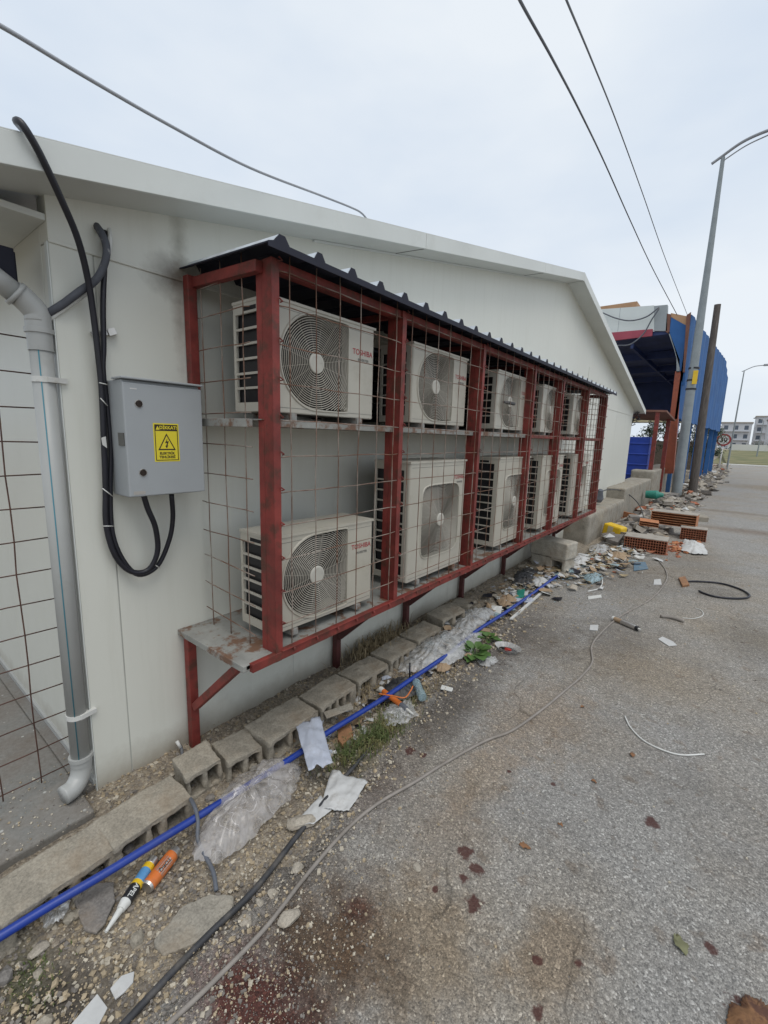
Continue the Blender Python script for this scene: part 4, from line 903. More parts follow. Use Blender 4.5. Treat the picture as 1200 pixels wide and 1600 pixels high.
slab('paper_scrap', [(922, 977), (935, 977), (934, 986), (921, 985)], .003, 'paper', 'square white paper scrap left of the silver tube', 'paper', .004)
slab('paper_scrap', [(918, 933), (939, 930), (940, 934), (919, 937)], .012, 'white', 'short white strip on the asphalt below the litter', 'strip', .0)
slab('paper_scrap', [(1022, 906), (1032, 905), (1034, 914), (1021, 914)], .003, 'paper', 'small pale scrap left of the grey cable bend', 'paper', .004)
slab('orange_foam', [(527, 1143), (548, 1135), (552, 1152), (535, 1168), (528, 1160)], .035, 'leafdry', 'orange brown sponge scrap under the flat grey strip', 'foam')
# food tray
ft = thing('food_tray', 'clear oval food tray with a red wrapper lying on the verge edge', 'tray', tuple(G(793, 1017)))
p = G(793, 1017); z = surf(p.x, p.y); vs = []; n = 28
for r_, h_ in ((.085, .004), (.095, .006), (.118, .04), (.125, .042)):
    for k in range(n): a = 2*PI*k/n; vs.append((p.x+r_*1.0*math.cos(a), p.y+r_*.72*math.sin(a), z+h_))
MB().add(vs, [(j*n+k, j*n+(k+1) % n, (j+1)*n+(k+1) % n, (j+1)*n+k) for j in range(3) for k in range(n)]+[tuple(range(n))], 0, True).build('tray', 'whitefilm', ft, solid=.0015)
vs, fs = chunk_mesh(.035, 5, .5, 2); m = MB(); m.T = Matrix.Translation((p.x+.01, p.y-.02, z+.022)); m.add(vs, fs); m.build('red_wrapper', 'bloodred', ft)

# ------------------------------------------------------------------ plants
def blades(name, px, spread, n, mat, h0, h1, label, cat, seed, z=-9, w=.0022):
    rnd = random.Random(seed); c = G(*px); m = MB()
    for i in range(n):
        x = c.x+rnd.gauss(0, spread[0]); y = c.y+rnd.gauss(0, spread[1]); zz = max(surf(x, y), z); h = rnd.uniform(h0, h1); a = rnd.uniform(0, 2*PI); l = rnd.uniform(.2, .9)*h
        d = Vector((math.cos(a), math.sin(a), 0)); s_ = Vector((-d.y, d.x, 0))*w*rnd.uniform(.6, 1.4)
        p0 = Vector((x, y, zz-.004)); p1 = p0+d*l*.35+Vector((0, 0, h*.7)); p2 = p0+d*l+Vector((0, 0, h*rnd.uniform(.6, 1)))
        m.add([p0-s_, p0+s_, p1+s_*.8, p1-s_*.8, p2], [(0, 1, 2, 3), (3, 2, 4)])
    o = m.build(name, mat)
    return stuff(o, label, cat)
blades('grass', (590, 1150), (.05, .14), 900, 'grassmat', .03, .10, 'green and straw grass tuft growing beside the blue pipe', 'grass', 1)
blades('grass', (540, 1175), (.05, .08), 350, 'grassmat', .02, .07, 'sparse grass at the verge edge by the black hose', 'grass', 2)
blades('grass', (50, 1530), (.06, .05), 160, 'grassmat', .01, .03, 'low moss and grass at the lower left', 'grass', 3)
blades('dry_weeds', (590, 1020), (.07, .2), 700, 'straw', .03, .16, 'dry straw weeds between the blocks and the wall', 'weeds', 4, .06, .003)
blades('grass', (625, 1105), (.05, .12), 300, 'grassmat', .03, .09, 'thin grass around the orange caulking tube', 'grass', 7)
blades('dry_weeds', (560, 1080), (.05, .12), 260, 'straw', .02, .10, 'dry weeds at the chipped block corner', 'weeds', 8, .0, .003)
blades('dry_weeds', (690, 1060), (.05, .20), 300, 'straw', .01, .05, 'dry straw litter beyond the bottle', 'weeds', 5)
blades('dry_weeds', (330, 1140), (.03, .5), 260, 'straw', .01, .05, 'thin dry straw along the wall foot', 'weeds', 6)
def leafy(name, px, n, r, label, seed):
    rnd = random.Random(seed); c = G(*px); t = thing(name, label, 'plant', (c.x, c.y, surf(c.x, c.y)))
    z0 = surf(c.x, c.y); m = MB(); st = MB()
    for i in range(n):
        a = 2*PI*i/n+rnd.uniform(-.3, .3); L_ = r*rnd.uniform(.7, 1.2); el = rnd.uniform(.3, 1.1)
        d = Vector((math.cos(a)*math.cos(el), math.sin(a)*math.cos(el), math.sin(el))); s_ = Vector((-math.sin(a), math.cos(a), 0))
        p0 = Vector((c.x, c.y, z0)); p1 = p0+d*L_*.35; st.tube([p0, p1], .002, 5)
        vs = []; K = 6
        for k in range(K+1):
            tt = k/K; w_ = L_*.22*math.sin(PI*min(1, tt*.95+.03))*(1+.15*rnd.uniform(-1, 1)); q_ = p1+d*L_*.65*tt+Vector((0, 0, -.25*L_*tt*tt))
            vs += [q_-s_*w_+Vector((0, 0, .012*(1-tt))), q_, q_+s_*w_+Vector((0, 0, .012*(1-tt)))]
        m.add(vs, [(k*3+j, k*3+j+1, k*3+j+4, k*3+j+3) for k in range(K) for j in range(2)], 0, True)
    m.build('leaf', 'plant', t); st.build('stem', 'plant', t)
leafy('weed_plant', (742, 1024), 20, .21, 'broad leaved green weed growing beside the blue pipe', 11)
leafy('weed_plant', (762, 1000), 12, .15, 'smaller broad leaved weed just beyond the larger green weed', 12)
def leaf(px, L_, mat, label, rot, seed):
    rnd = random.Random(seed); c = G(*px); m = MB(); vs = []; K = 8
    for k in range(K+1):
        tt = k/K; w_ = L_*.30*math.sin(PI*(.04+.92*tt))**.8*(1+.25*rnd.uniform(-1, 1)); x = (tt-.5)*L_
        for s_ in (-1, 0, 1): vs.append((x*math.cos(rot)-s_*w_*math.sin(rot)+c.x, x*math.sin(rot)+s_*w_*math.cos(rot)+c.y, rz(c.x, c.y)+.003+abs(s_)*.01*rnd.uniform(.3, 1.2)+.004*math.sin(tt*5)))
    m.add(vs, [(k*3+j, k*3+j+1, k*3+j+4, k*3+j+3) for k in range(K) for j in range(2)], 0, True)
    single('fallen_leaf', m, mat, label, 'leaf', 'fallen leaves on the asphalt', solid=.0008)
leaf((820, 1324), .055, 'leafdry', 'curled orange brown leaf in the middle of the asphalt', .4, 1)
leaf((988, 1180), .05, 'leafdry', 'brown leaf below the thin curved white tube', 1.9, 2)
leaf((1063, 1478), .075, 'leafgreen', 'faded green leaf on the asphalt at lower right', 2.1, 3)
leaf((928, 1222), .03, 'leafdry', 'small brown leaf left of the brown leaf below the tube', .3, 4)
leaf((875, 1290), .03, 'leafdry', 'tiny brown leaf above the curled orange leaf', 2.8, 7)
leaf((910, 1105), .04, 'leafdry', 'dark brown leaf right of the grey cable', 1.2, 8)

# ------------------------------------------------------------------ bricks, blocks and yellow can at mid distance
def crate_brick(x, y, z, rot, L_, D_, H_, ny_, nz_, mat, label, top='mortar', tilt=0):
    """hollow clay brick: cells open on the face towards the camera (local -y)"""
    t = thing('hollow_brick', label, 'brick', (x, y, z), 'red hollow clay bricks'); t.rotation_euler = (tilt, tilt*.5, rot)
    m = MB(); w_ = .008
    cw = (L_-w_)/ny_; ch = (H_-w_)/nz_
    for i in range(ny_+1): m.box(-L_/2+i*cw, -L_/2+i*cw+w_, -D_/2, D_/2, 0, H_)
    for j in range(nz_+1):
        for i in range(ny_): m.box(-L_/2+i*cw+w_, -L_/2+(i+1)*cw, -D_/2+.001, D_/2, j*ch, j*ch+w_)
    for i in range(ny_): m.box(-L_/2+i*cw+w_, -L_/2+(i+1)*cw, .0, .01, .002, H_-.002)
    t['_o'] = (0, 0, 0); m.build('clay_body', mat, t)
    if top: m = MB(); m.box(-L_/2-.01, L_/2+.006, -D_/2+.004, D_/2+.006, H_+.001, H_+.018); m.build('mortar_cap', top, t, bevel=.004)
    return t
pA = G(974, 858); pB = G(1040, 868); ra = math.atan2(pB.y-pA.y, pB.x-pA.x); cA = (pA+pB)/2; LA = (pB-pA).length
gg = Vector((-math.sin(ra), math.cos(ra), 0))
c1 = cA+gg*.22
crate_brick(c1.x, c1.y, .0, ra, LA, .44, .24, 16, 5, 'brickred', 'large red hollow brick block on the ground, front of the brick pile, dusty grey top', tilt=0)
p2 = G(1085, 845); crate_brick(p2.x-.04, p2.y+.12, 0, .05, .44, .3, .24, 10, 5, 'brickred', 'red hollow brick at the right of the pile under the upper orange bricks')
p3 = G(1050, 838); crate_brick(p3.x-.02, p3.y+.25, .22, -.05, .82, .4, .26, 1, 5, 'brickorange', 'orange ribbed hollow brick on top at the back of the pile')
p4 = G(1030, 842); crate_brick(p4.x-.25, p4.y+.25, .22, .15, .35, .25, .10, 1, 2, 'brickorange', 'small broken orange brick on the large red brick block', None, .1)
pc = G(975, 815); t = thing('cardboard_box', 'open brown box tipped over in front of the low concrete wall', 'box', (pc.x, pc.y, 0)); t['_o'] = (0, 0, 0); t.rotation_euler = (.5, .2, .5)
m = MB(); m.box(-.25, .25, -.15, .15, .0, .012); m.box(-.25, -.235, -.15, .15, .0125, .2); m.box(.235, .25, -.15, .15, .0125, .2); m.box(-.234, .234, .138, .15, .0125, .2); m.box(-.234, .234, -.15, -.138, .0125, .2); m.build('box_shell', 'brickorange', t, bevel=.003)
# solid and hollow concrete blocks
pb = G(840, 885); 
o = block_mesh(.55, .30, .24, ((.34, .50),)).build('hollow_block', 'blockpale', origin=(0, 0, 0)); mod_rough(o, .014, .016, .09); o.rotation_euler = (0, 0, -PI/2-.2); o.location = (.14, 6.63, -.03)
tag(o, 'lower concrete block with square opening in the two-high stack beside the litter', 'concrete block')
m = MB().box(-.29, .29, -.16, .16, 0, .25); o = m.build('concrete_block', 'blockpale', origin=(0, 0, 0)); mod_rough(o, .014, .02, .09); o.location = (.44, 6.72, .215); o.rotation_euler = (0, .02, -.2)
tag(o, 'solid worn concrete block lying on top of the two-high stack', 'concrete block')
# jerrycan
pj = G(957, 842); jc = thing('jerrycan', 'bright yellow plastic jerrycan lying in front of the low concrete wall', 'jerrycan', (pj.x, pj.y, 0)); jc['_o'] = (0, 0, 0); jc.rotation_euler = (0, .12, -.35)
MB().box(-.19, .19, -.12, .12, .02, .30).build('can_body', 'yellow', jc, bevel=.035)
MB().box(-.08, .03, -.124, -.1205, .05, .27).build('paper_label', 'paleyellow', jc)
MB().tube([(.175, 0, .1), (.21, 0, .1)], .03, 12).build('cap', 'yellow', jc)
m = MB(); m.tube(smooth_path([(.165, .0, .17), (.20, .0, .2), (.1, .0, .235), (-.02, .0, .215)]), .012, 8); m.build('handle', 'yellow', jc)
# green bottle
pg = G(1018, 797); m = MB(); m.lathe((pg.x-.2, pg.y, .45), (pg.x+.25, pg.y, .47), [(0, .11), (.6, .13), (.8, .08), (1, .05)], 14); 
single('green_bottle', m, 'green', 'dark green plastic container lying on the rubble by the low wall', 'container')

# ------------------------------------------------------------------ low concrete wall
lw = thing('low_concrete_wall', 'low rough concrete garden wall running on from the end of the cage', 'wall', (.2, 13, 0))
m = MB(); m.box(-.25, .44, 8.75, 12.2, -.1, .56); o = m.build('wall_section', 'oldconc', lw); mod_rough(o, .035, .03, .3)
m = MB(); m.box(-.20, .42, 12.2, 16.6, -.1, .82); o = m.build('wall_section', 'oldconc', lw); mod_rough(o, .04, .03, .3)
m = MB(); m.box(-.2, .46, 16.6, 22.5, -.1, 1.08); o = m.build('wall_section', 'oldconc', lw); mod_rough(o, .05, .04, .3)
slab('stone_slab', [(945, 790), (958, 778), (990, 780), (985, 793)], .05, 'oldconc', 'flat stone slab lying on top of the near end of the low wall', 'slab', z0=.565)
m = MB(); pp = [WX(940, 768, .2), WX(952, 765, .25), WX(975, 768, .35), WX(996, 785, .6), WX(1005, 805, .9), WX(1006, 818, 1.0)]; m.tube(smooth_path(pp), .012, 7); single('old_cable', m, 'dustblack', 'old dark cable arching over the low concrete wall', 'cable')
single('hose_reel', MB().lathe(WX(934, 778, .15)-Vector((0, .0, .06)), WX(934, 765, .15)+Vector((.06, 0, .0)), [(0, .09), (.3, .11), (.6, .08), (1, .05)], 12), 'darkgrey', 'dark grey rubber cone standing on the low concrete wall', 'cone')
for (px, s_, h_, lb) in (((1040, 785), .42, .34, 'square concrete lump at the foot of the lamp post'), ((1040, 812), .42, .22, 'pale concrete lump behind the orange brick'), ((1085, 812), .5, .16, 'rounded concrete lump right of the lamp post foot')):
    p = G(*px); m = MB().box(-s_/2, s_/2, -s_/2, s_/2, 0, h_); o = m.build('concrete_lump', 'oldconc', origin=(0, 0, 0)); mod_rough(o, .03, .05, .2); o.location = (p.x, p.y, -.02); o.rotation_euler = (.05, .03, .3); tag(o, lb, 'concrete lump')

# ------------------------------------------------------------------ gravel, litter, rubble (uncountable)
OCT = [(1, 0, 0), (-1, 0, 0), (0, 1, 0), (0, -1, 0), (0, 0, 1), (0, 0, -1)]
OF = [(0, 2, 4), (2, 1, 4), (1, 3, 4), (3, 0, 4), (2, 0, 5), (1, 2, 5), (3, 1, 5), (0, 3, 5)]
CUB = [(-1, -1, -1), (1, -1, -1), (1, 1, -1), (-1, 1, -1), (-1, -1, 1), (1, -1, 1), (1, 1, 1), (-1, 1, 1)]
CF = [(0, 3, 2, 1), (4, 5, 6, 7), (0, 1, 5, 4), (1, 2, 6, 5), (2, 3, 7, 6), (3, 0, 4, 7)]
def pebble(m, x, y, z, r, rnd, mi, flat=.65):
    M3 = Matrix.Rotation(rnd.uniform(0, 6.3), 3, 'Z') @ Matrix.Rotation(rnd.uniform(-.5, .5), 3, 'X')
    base = CUB if rnd.random() < .6 else OCT; F_ = CF if base is CUB else OF; k = .72 if base is CUB else 1.15
    sx, sy = rnd.uniform(.7, 1.3), rnd.uniform(.6, 1.1)
    m.add([Vector((x, y, z))+M3 @ Vector((a*r*k*sx*rnd.uniform(.65, 1.2), b*r*k*sy*rnd.uniform(.65, 1.2), c*r*k*flat*rnd.uniform(.7, 1.1))) for a, b, c in base], F_, mi, False)
M['peb1'] = simple('pebble_tan', (.36, .29, .195), .95, .35, 30, .3, 150)
M['peb2'] = simple('pebble_pale', (.47, .42, .335), .95, .25, 30, .3, 150)
M['peb3'] = simple('pebble_grey', (.19, .17, .15), .95, .35, 30, .3, 150)
rnd = random.Random(3); m = MB(); cnt = 0
while cnt < 22000:
    y = rnd.uniform(-.1, 1)**1.0; y = -.1+7.5*rnd.random()**1.9; x = rnd.uniform(.45, edge(y)+.12) if rnd.random() < .8 else rnd.gauss(edge(y)+.05, .12)
    if x < .3: continue
    dens = .55+.6*nz3(x*5, y*5, 20)
    if rnd.random() > dens+.25: continue
    r = (.0025+.010*rnd.random()**3.2)*(1 if y < 3 else 1.5)
    darkz = nz3(x*3, y*3, 30) > .12 or x > edge(y)-.06
    c = rnd.random(); mi = (2 if c < .5 else (0 if c < .8 else 1)) if darkz else (0 if c < .6 else (1 if c < .88 else 2))
    pebble(m, x, y, surf(x, y)+r*.25, r, rnd, mi); cnt += 1
stuff(m.build('gravel', ['peb1', 'peb2', 'peb3'], origin=(0, 0, 0)), 'sandy gravel covering the verge between the blocks and the asphalt', 'gravel')
m = MB(); cnt = 0
while cnt < 11000:
    if cnt < 4500: x, y = rnd.gauss(1.36, .17), .0+abs(rnd.gauss(.62, .34))
    else: y = -.05+10*rnd.random()**1.6; x = edge(y)+.03+abs(rnd.gauss(0, .45)) if rnd.random() < .6 else rnd.uniform(1, 3.8)
    if x < edge(y)+.02: continue
    r = .0014+.0058*rnd.random()**4; pebble(m, x, y, rz(x, y)+r*.3, r*(1 if y < 4 else 1.6), rnd, rnd.choice((0, 1, 1, 2, 2)) if cnt > 4500 else rnd.choice((0, 0, 2, 2, 2, 1))); cnt += 1
stuff(m.build('loose_grit', ['peb1', 'peb2', 'peb3'], origin=(0, 0, 0)), 'scattered loose grit on the asphalt', 'grit')
# crumbs along wall foot
m = MB()
for i in range(2600):
    y = .7+7*rnd.random()**1.5; x = rnd.uniform(.0, .34); r = .002+.012*rnd.random()**3; pebble(m, x, y, gh(x, y)+r*.3, r, rnd, rnd.choice((0, 0, 1, 2)))
for i in range(350):
    y = rnd.uniform(.1, .75); x = rnd.uniform(-.35, .2); r = .002+.006*rnd.random()**3; pebble(m, x, y, .077+r*.3, r, rnd, rnd.choice((0, 1, 1, 2)))
stuff(m.build('wall_foot_crumbs', ['peb1', 'peb2', 'peb3'], origin=(0, 0, 0)), 'mortar crumbs and soil along the foot of the white wall', 'crumbs')
m = MB()
for i in range(420):
    y = .1+6.2*rnd.random()**1.25; x = lerp([0, .9, 1.3, 3.7, 6.5], [.50, .34, .42, .33, .25], y)+rnd.gauss(.02, .13); r = .008+.03*rnd.random()**2.2
    vs_, fs_ = chunk_mesh(r, rnd.randint(1, 9999), .7, 1); m.T = Matrix.Translation((x, y, max(surf(x, y), .07 if rnd.random() < .12 and x < .45 else -1)+r*.3)) @ Matrix.Rotation(rnd.uniform(0, 6), 4, 'Z'); m.add(vs_, fs_, 0 if rnd.random() < .8 else 1)
m.T = Matrix.Identity(4)
stuff(m.build('broken_mortar', ['block', 'stonedark'], origin=(0, 0, 0)), 'broken mortar and concrete bits between the blocks and the wall', 'mortar')
# litter field
LM = ['paper', 'white', 'card', 'bluepaper', 'brickred', 'straw', 'black', 'clearblue', 'stone', 'bluescrap']
m = MB()
def scrap(m, x, y, z, s_, rnd, mi):
    a = rnd.uniform(0, 6.3); b = rnd.uniform(-.5, .5); M3 = Matrix.Rotation(a, 3, 'Z') @ Matrix.Rotation(b, 3, 'X'); k = rnd.uniform(.25, 1)
    pts = [(-1, -k), (-.1, -k*1.2), (1, -k*.8), (.9, k), (0, k*.8), (-.8, k*1.1)]; top = [Vector((x, y, z))+M3 @ Vector((p*s_*rnd.uniform(.8, 1.2), q*s_*rnd.uniform(.7, 1.2), .25*s_*rnd.uniform(-1, 1))) for p, q in pts]
    c0 = sum(top, Vector())/6; dn = Vector((0, 0, -.003))
    m.add(top+[t_+dn for t_ in top], [(0, 1, 4, 5), (1, 2, 3, 4), (11, 10, 7, 6), (10, 9, 8, 7)]+[(i, i+6, (i+1) % 6+6, (i+1) % 6) for i in range(6)], mi)
for i in range(1500):
    y = rnd.gauss(8.0, 1.2); x = .50+abs(rnd.gauss(0, .34))+(.10*(y-7))
    if y < 5.2 or x < .25: continue
    scrap(m, x, y, surf(x, y)+rnd.uniform(.01, .06), (.015+.075*rnd.random()**2.8), rnd, rnd.choice((0, 0, 0, 1, 2, 2, 3, 5, 5, 5, 6, 7, 8, 8, 8, 8, 8)) if rnd.random() < .96 else rnd.choice((4, 9)))
for i in range(520):
    y = 3.0+4.2*rnd.random(); x = .42-.03*y+rnd.gauss(.20, .11); scrap(m, x, y, surf(x, y)+rnd.uniform(.01, .07), .012+.06*rnd.random()**2, rnd, rnd.choice((0, 0, 1, 2, 3, 5, 6, 6, 8, 2, 7, 8)))
for i in range(300):
    y = 1.5+2.6*rnd.random(); x = .56+rnd.gauss(.02, .08); scrap(m, x, y, surf(x, y)+rnd.uniform(.005, .03), .008+.03*rnd.random()**2, rnd, rnd.choice((0, 0, 2, 2, 5, 5, 6, 6, 8, 3)))
stuff(m.build('litter', LM, origin=(0, 0, 0)), 'scattered paper, plastic and mortar litter around the concrete block stack', 'litter')
m = MB()
for i in range(2000):
    y = rnd.uniform(9, 17) if rnd.random() < .4 else rnd.uniform(14, 50); xc = lerp([9, 14, 19, 50], [1.1, 1.1, 1.45, 1.8], y); x = rnd.gauss(xc-.15, .26); 
    if x < .5: continue
    hz = max(0, .35*(1-abs(x-xc+.3)/.8))*(1 if y > 15 else .5); r = (.02+.12*rnd.random()**2)*(1+y/45)
    pebble(m, x, y, hz*rnd.random()+.01, r, rnd, rnd.choice((0, 0, 1, 1, 1, 2, 2, 2)) if rnd.random() < .93 else rnd.choice((3, 4)), .5)
stuff(m.build('rubble', ['stone', 'stonedark', 'mortar', 'brickred', 'paper'], origin=(0, 0, 0)), 'long heap of stone and brick rubble along the roadside to the far shed', 'rubble')
m = MB()
for i in range(130):
    p = G(1060+rnd.gauss(0, 14), 856+rnd.gauss(0, 5)); r = .015+.04*rnd.random()**2; pebble(m, p.x, p.y, r*.4, r, rnd, rnd.choice((0, 0, 1)), .5)
stuff(m.build('brick_crumbs', ['brickred', 'brickorange'], origin=(0, 0, 0)), 'crumbled red brick pieces in front of the brick pile', 'crumbs')

# ------------------------------------------------------------------ poles and wires
lp = thing('street_lamp', 'tall grey tapered street lamp post standing by the rubble, nearest lamp', 'street lamp', (.95, 19.1, 0))
tp = Vector((.93, 18.9, 11.0))
m = MB(); m.lathe((.95, 19.1, 0), (.93, 18.9, 11.0), [(0, .17), (.02, .165), (.5, .125), (1, .055)], 12); m.build('pole', 'steelpole', lp)
arm = [WY(1112, 256, 18.9), WY(1126, 246, 18.9), WY(1160, 222, 18.7), WY(1200, 204, 18.5), WY(1250, 190, 18.3)]
MB().tube(smooth_path(arm), .045, 8).build('arm', 'polelight', lp)
MB().tube(smooth_path([WY(1126, 254, 18.9), WY(1165, 228, 18.7), WY(1205, 209, 18.5)]), .018, 6).build('stay', 'polelight', lp)
m = MB(); hd = arm[-1]; m.box(hd.x-.1, hd.x+.6, hd.y-.15, hd.y+.15, hd.z-.06, hd.z+.06); m.build('lamp_head', 'polelight', lp, bevel=.03)
for z in (3.85, 4.15, 4.55): MB().lathe((.945, 19.05, z-.03), (.945, 19.05, z+.03), [(0, .165), (1, .165)], 12).build('pole_band', 'black', lp)
MB().box(.96, 1.10, 18.84, 18.86, 4.0, 4.45).build('yellow_tag', 'yellow', lp)
tag(MB().lathe((1.38, 20.0, 0), (1.32, 19.6, 6.7), [(0, .15), (.5, .125), (1, .10)], 10).build('utility_pole', 'wood'), 'brown weathered pole standing right of the grey lamp post', 'pole')
def lamp(base, H_, ax, name, label, r=.09):
    t = thing(name, label, 'street lamp', tuple(base)); b = Vector(base)
    MB().lathe(b, b+Vector((.1, 0, H_)), [(0, r), (1, r*.5)], 8).build('pole', 'steelpole', t)
    e = b+Vector((.1, 0, H_)); MB().tube(smooth_path([e+Vector((-.15, 0, -.06)), e, e+Vector((ax*.5, 0, .28)), e+Vector((ax, 0, .34))]), r*.45, 6).build('arm', 'polelight', t)
    h = e+Vector((ax, 0, .34)); MB().box(min(h.x, h.x+ax*.4), max(h.x, h.x+ax*.4), h.y-.14, h.y+.14, h.z-.06, h.z+.08).build('lamp_head', 'polelight', t, bevel=.03)
lamp((2.12, 47, 0), 8.0, 1.15, 'street_lamp', 'slim street lamp far down the road beside the speed sign', .075)
lamp((4.95, 80, .6), 4.9, -.8, 'street_lamp', 'distant pale street lamp on the grass bank with arm to the left', .09)
def wire3(pts, r, label):
    o = MB().tube(smooth_path(pts, 8), r, 6).build('overhead_wire', 'polelight' if r == .0062 else 'black'); return tag(o, label, 'wire', 'overhead wires')
def wp(L_): return [WY(a, b, y) for a, b, y in L_]
wire3(wp([(770, -90, 2.4), (812, 0, 3.2), (862, 90, 4.3), (905, 172, 5.8), (945, 255, 8), (985, 345, 11), (1020, 420, 14.5), (1058, 492, 18.6)]), .011, 'thicker left one of the two overhead wires running to the far pole')
wire3(wp([(850, -90, 2.4), (885, 0, 3.2), (925, 95, 4.5), (965, 195, 6.6), (1005, 305, 9.6), (1040, 405, 13.5), (1074, 492, 18.8)]), .0075, 'thinner right one of the two overhead wires running to the far pole')
wire3([WX(-120, -20, .9), WX(0, 40, .75), WX(130, 118, .6), WX(260, 193, .45), WX(390, 262, .3), WX(500, 305, .15), WX(548, 324, .12), WX(566, 334, .10), WX(580, 352, .10)], .0062, 'grey wire sloping down over the roof edge at upper left')

# ------------------------------------------------------------------ blue shed
sh = thing('blue_shed', 'big open blue clad shed with white parapet and orange column behind the building', 'shed', (0, 26, 0))
def quad(mb, P, off, mi=0): mb.prism(P, off, mi)
YS = 19.5
def W_(x, y): return WY(x, y, YS)
def wyq(L_, th=.12): return MB().prism([W_(*p) for p in L_], (0, th, 0))
wl = W_(1022, 478)
m = MB(); m.prism([(-9, YS, wl.z+.6), (-9, YS, wl.z-.75), (W_(1022, 516).x, YS, 6.05), (wl.x, YS, wl.z+.02)], (0, .12, 0)); m.build('parapet', 'panelwhite', sh)
for x in (-3.5, -2.6, -1.7): MB().box(x, x+.012, YS-.004, YS-.0005, 6.15, 7.0).build('parapet_seam', 'panelgrey', sh)
m = MB(); m.prism([(-9, YS-.02, 6.30), (-9, YS-.02, 5.65), (-.52, YS-.02, 5.86), (-.52, YS-.02, 6.10)], (0, .1, 0)); m.build('red_beam', 'pinkbeam', sh)
m = MB(); m.prism([W_(1022, 478), W_(1022, 517), W_(1042, 517), W_(1043, 476)], (0, .25, 0)); m.build('end_panel', 'panelgrey', sh)
m = MB(); m.prism([W_(1042, 490), W_(1040, 518), W_(1046, 522), W_(1049, 491)], (0, .12, 0)); m.build('corner_frame', 'rustbeam', sh)
# near chamfer cladding
m = MB(); m.prism([W_(1048, 495), W_(1046, 520), W_(1054, 545), W_(1062, 575), W_(1066, 602), W_(1070, 602), W_(1073, 509)], (0, .08, 0)); m.build('cladding', 'shedblue', sh)
m = MB(); m.prism([W_(1044, 519), W_(1046, 519), W_(1055, 543), W_(1062, 562), W_(1062, 582), W_(1057, 582), W_(1057, 560), W_(1053, 545)], (0, .12, 0)); m.build('curved_trim', 'panelgrey', sh)
m = MB(); m.prism([W_(1048, 489), W_(1049, 496), W_(1073, 509), W_(1078, 502), W_(1073, 494)], (0, .1, 0)); m.build('top_board', 'tan', sh)
A0 = W_(1080, 488)
m = MB(); m.prism([W_(1073, 493), W_(1067, 582), W_(1070, 582), W_(1080, 488)], (0, -.06, 0)); m.build('corner_frame', 'rustbeam', sh)
m = MB(); m.prism([W_(1055, 580), W_(1066, 580), W_(1052, 740), W_(1036, 740)], (0, .3, 0)); m.build('orange_column', 'orangecol', sh)
# facade towards the road
A = Vector((.62, YS, 0)); B = Vector((1.56, 34.5, 0)); m = MB(); K = 30; vs = []
def xat(py, y):   # px for a point on line AB
    return None
ztop = lerp
for k in range(K+1):
    t_ = k/K; p = A.lerp(B, t_); zt_ = 6.45+.25*t_+(.35*math.sin(t_*3.0))*0-(.9*max(0, t_-.82)/.18 if t_ > .82 else 0)
    zb_ = 2.85+.10*nz3(k*.6, 0)-.05*t_ + (.25*nz3(k*.9, 3))*(1 if t_ > .3 else .2)*.5
    for s_ in (0, 1):
        o_ = .035 if k % 2 else 0
        vs.append((p.x+o_+s_*-.08, p.y, zb_)); vs.append((p.x+o_+s_*-.08, p.y, zt_))
fs = []
for k in range(K):
    a = k*4; b = a+4
    fs += [(a, b, b+1, a+1), (a+3, b+3, b+2, a+2), (a+1, b+1, b+3, a+3), (a+2, b+2, b, a)]
fs += [(0, 1, 3, 2), (K*4+2, K*4+3, K*4+1, K*4)]
m.add(vs, fs); m.build('road_cladding', 'shedblue', sh)
for t_ in (.08, .3, .5, .68, .85, 1.0):
    p = A.lerp(B, t_); MB().box(p.x-.3, p.x-.1, p.y-.1, p.y+.1, 0, 3.1).build('blue_post', 'shedblue', sh)
# roof underside & back
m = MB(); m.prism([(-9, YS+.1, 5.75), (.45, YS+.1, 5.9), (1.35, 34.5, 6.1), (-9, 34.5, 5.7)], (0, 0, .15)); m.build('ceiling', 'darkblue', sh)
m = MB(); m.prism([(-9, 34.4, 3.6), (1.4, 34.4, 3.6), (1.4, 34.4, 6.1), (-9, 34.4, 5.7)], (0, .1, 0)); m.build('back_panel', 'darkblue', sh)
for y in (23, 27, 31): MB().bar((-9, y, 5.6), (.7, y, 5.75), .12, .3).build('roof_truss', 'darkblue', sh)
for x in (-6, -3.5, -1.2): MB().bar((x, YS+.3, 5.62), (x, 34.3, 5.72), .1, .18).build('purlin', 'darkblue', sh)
fh = thing('far_hall', 'dark hall with pale yellow band seen through the back of the blue shed', 'building', (-3, 42, 0))
MB().box(-9, 1.0, 42, 44, 0, 2.2).build('wall', 'bark', fh); MB().box(-9, 1.0, 42, 44, 3.7, 4.9).build('band', 'paleyellow', fh)
for x in (-8, -5.5, -3.0, -.9, .8): MB().box(x-.1, x+.1, 42.1, 42.3, 2.2, 3.7).build('post', 'panelgrey', fh)
# building with tan roof behind parapet
tb = thing('tan_roof_building', 'building with flat tan roof edge peeking over the white parapet', 'building', (-12, 45, 0))
zt = WY(960, 480, 45).z
a1 = WY(925, 470, 45); a2 = WY(992, 481, 45)
MB().box(-24, a2.x-.5, 45, 52, 0, a2.z-.5).build('wall', 'aptwhite', tb)
MB().box(-25, a2.x+.3, 44, 53, a2.z-.45, a2.z+.25).build('roof', 'tan', tb)
for k in range(4): MB().box(-14+1.6*k, -12.9+1.6*k, 44.94, 44.99, a2.z-2.2, a2.z-.7).build('window', 'glass', tb)
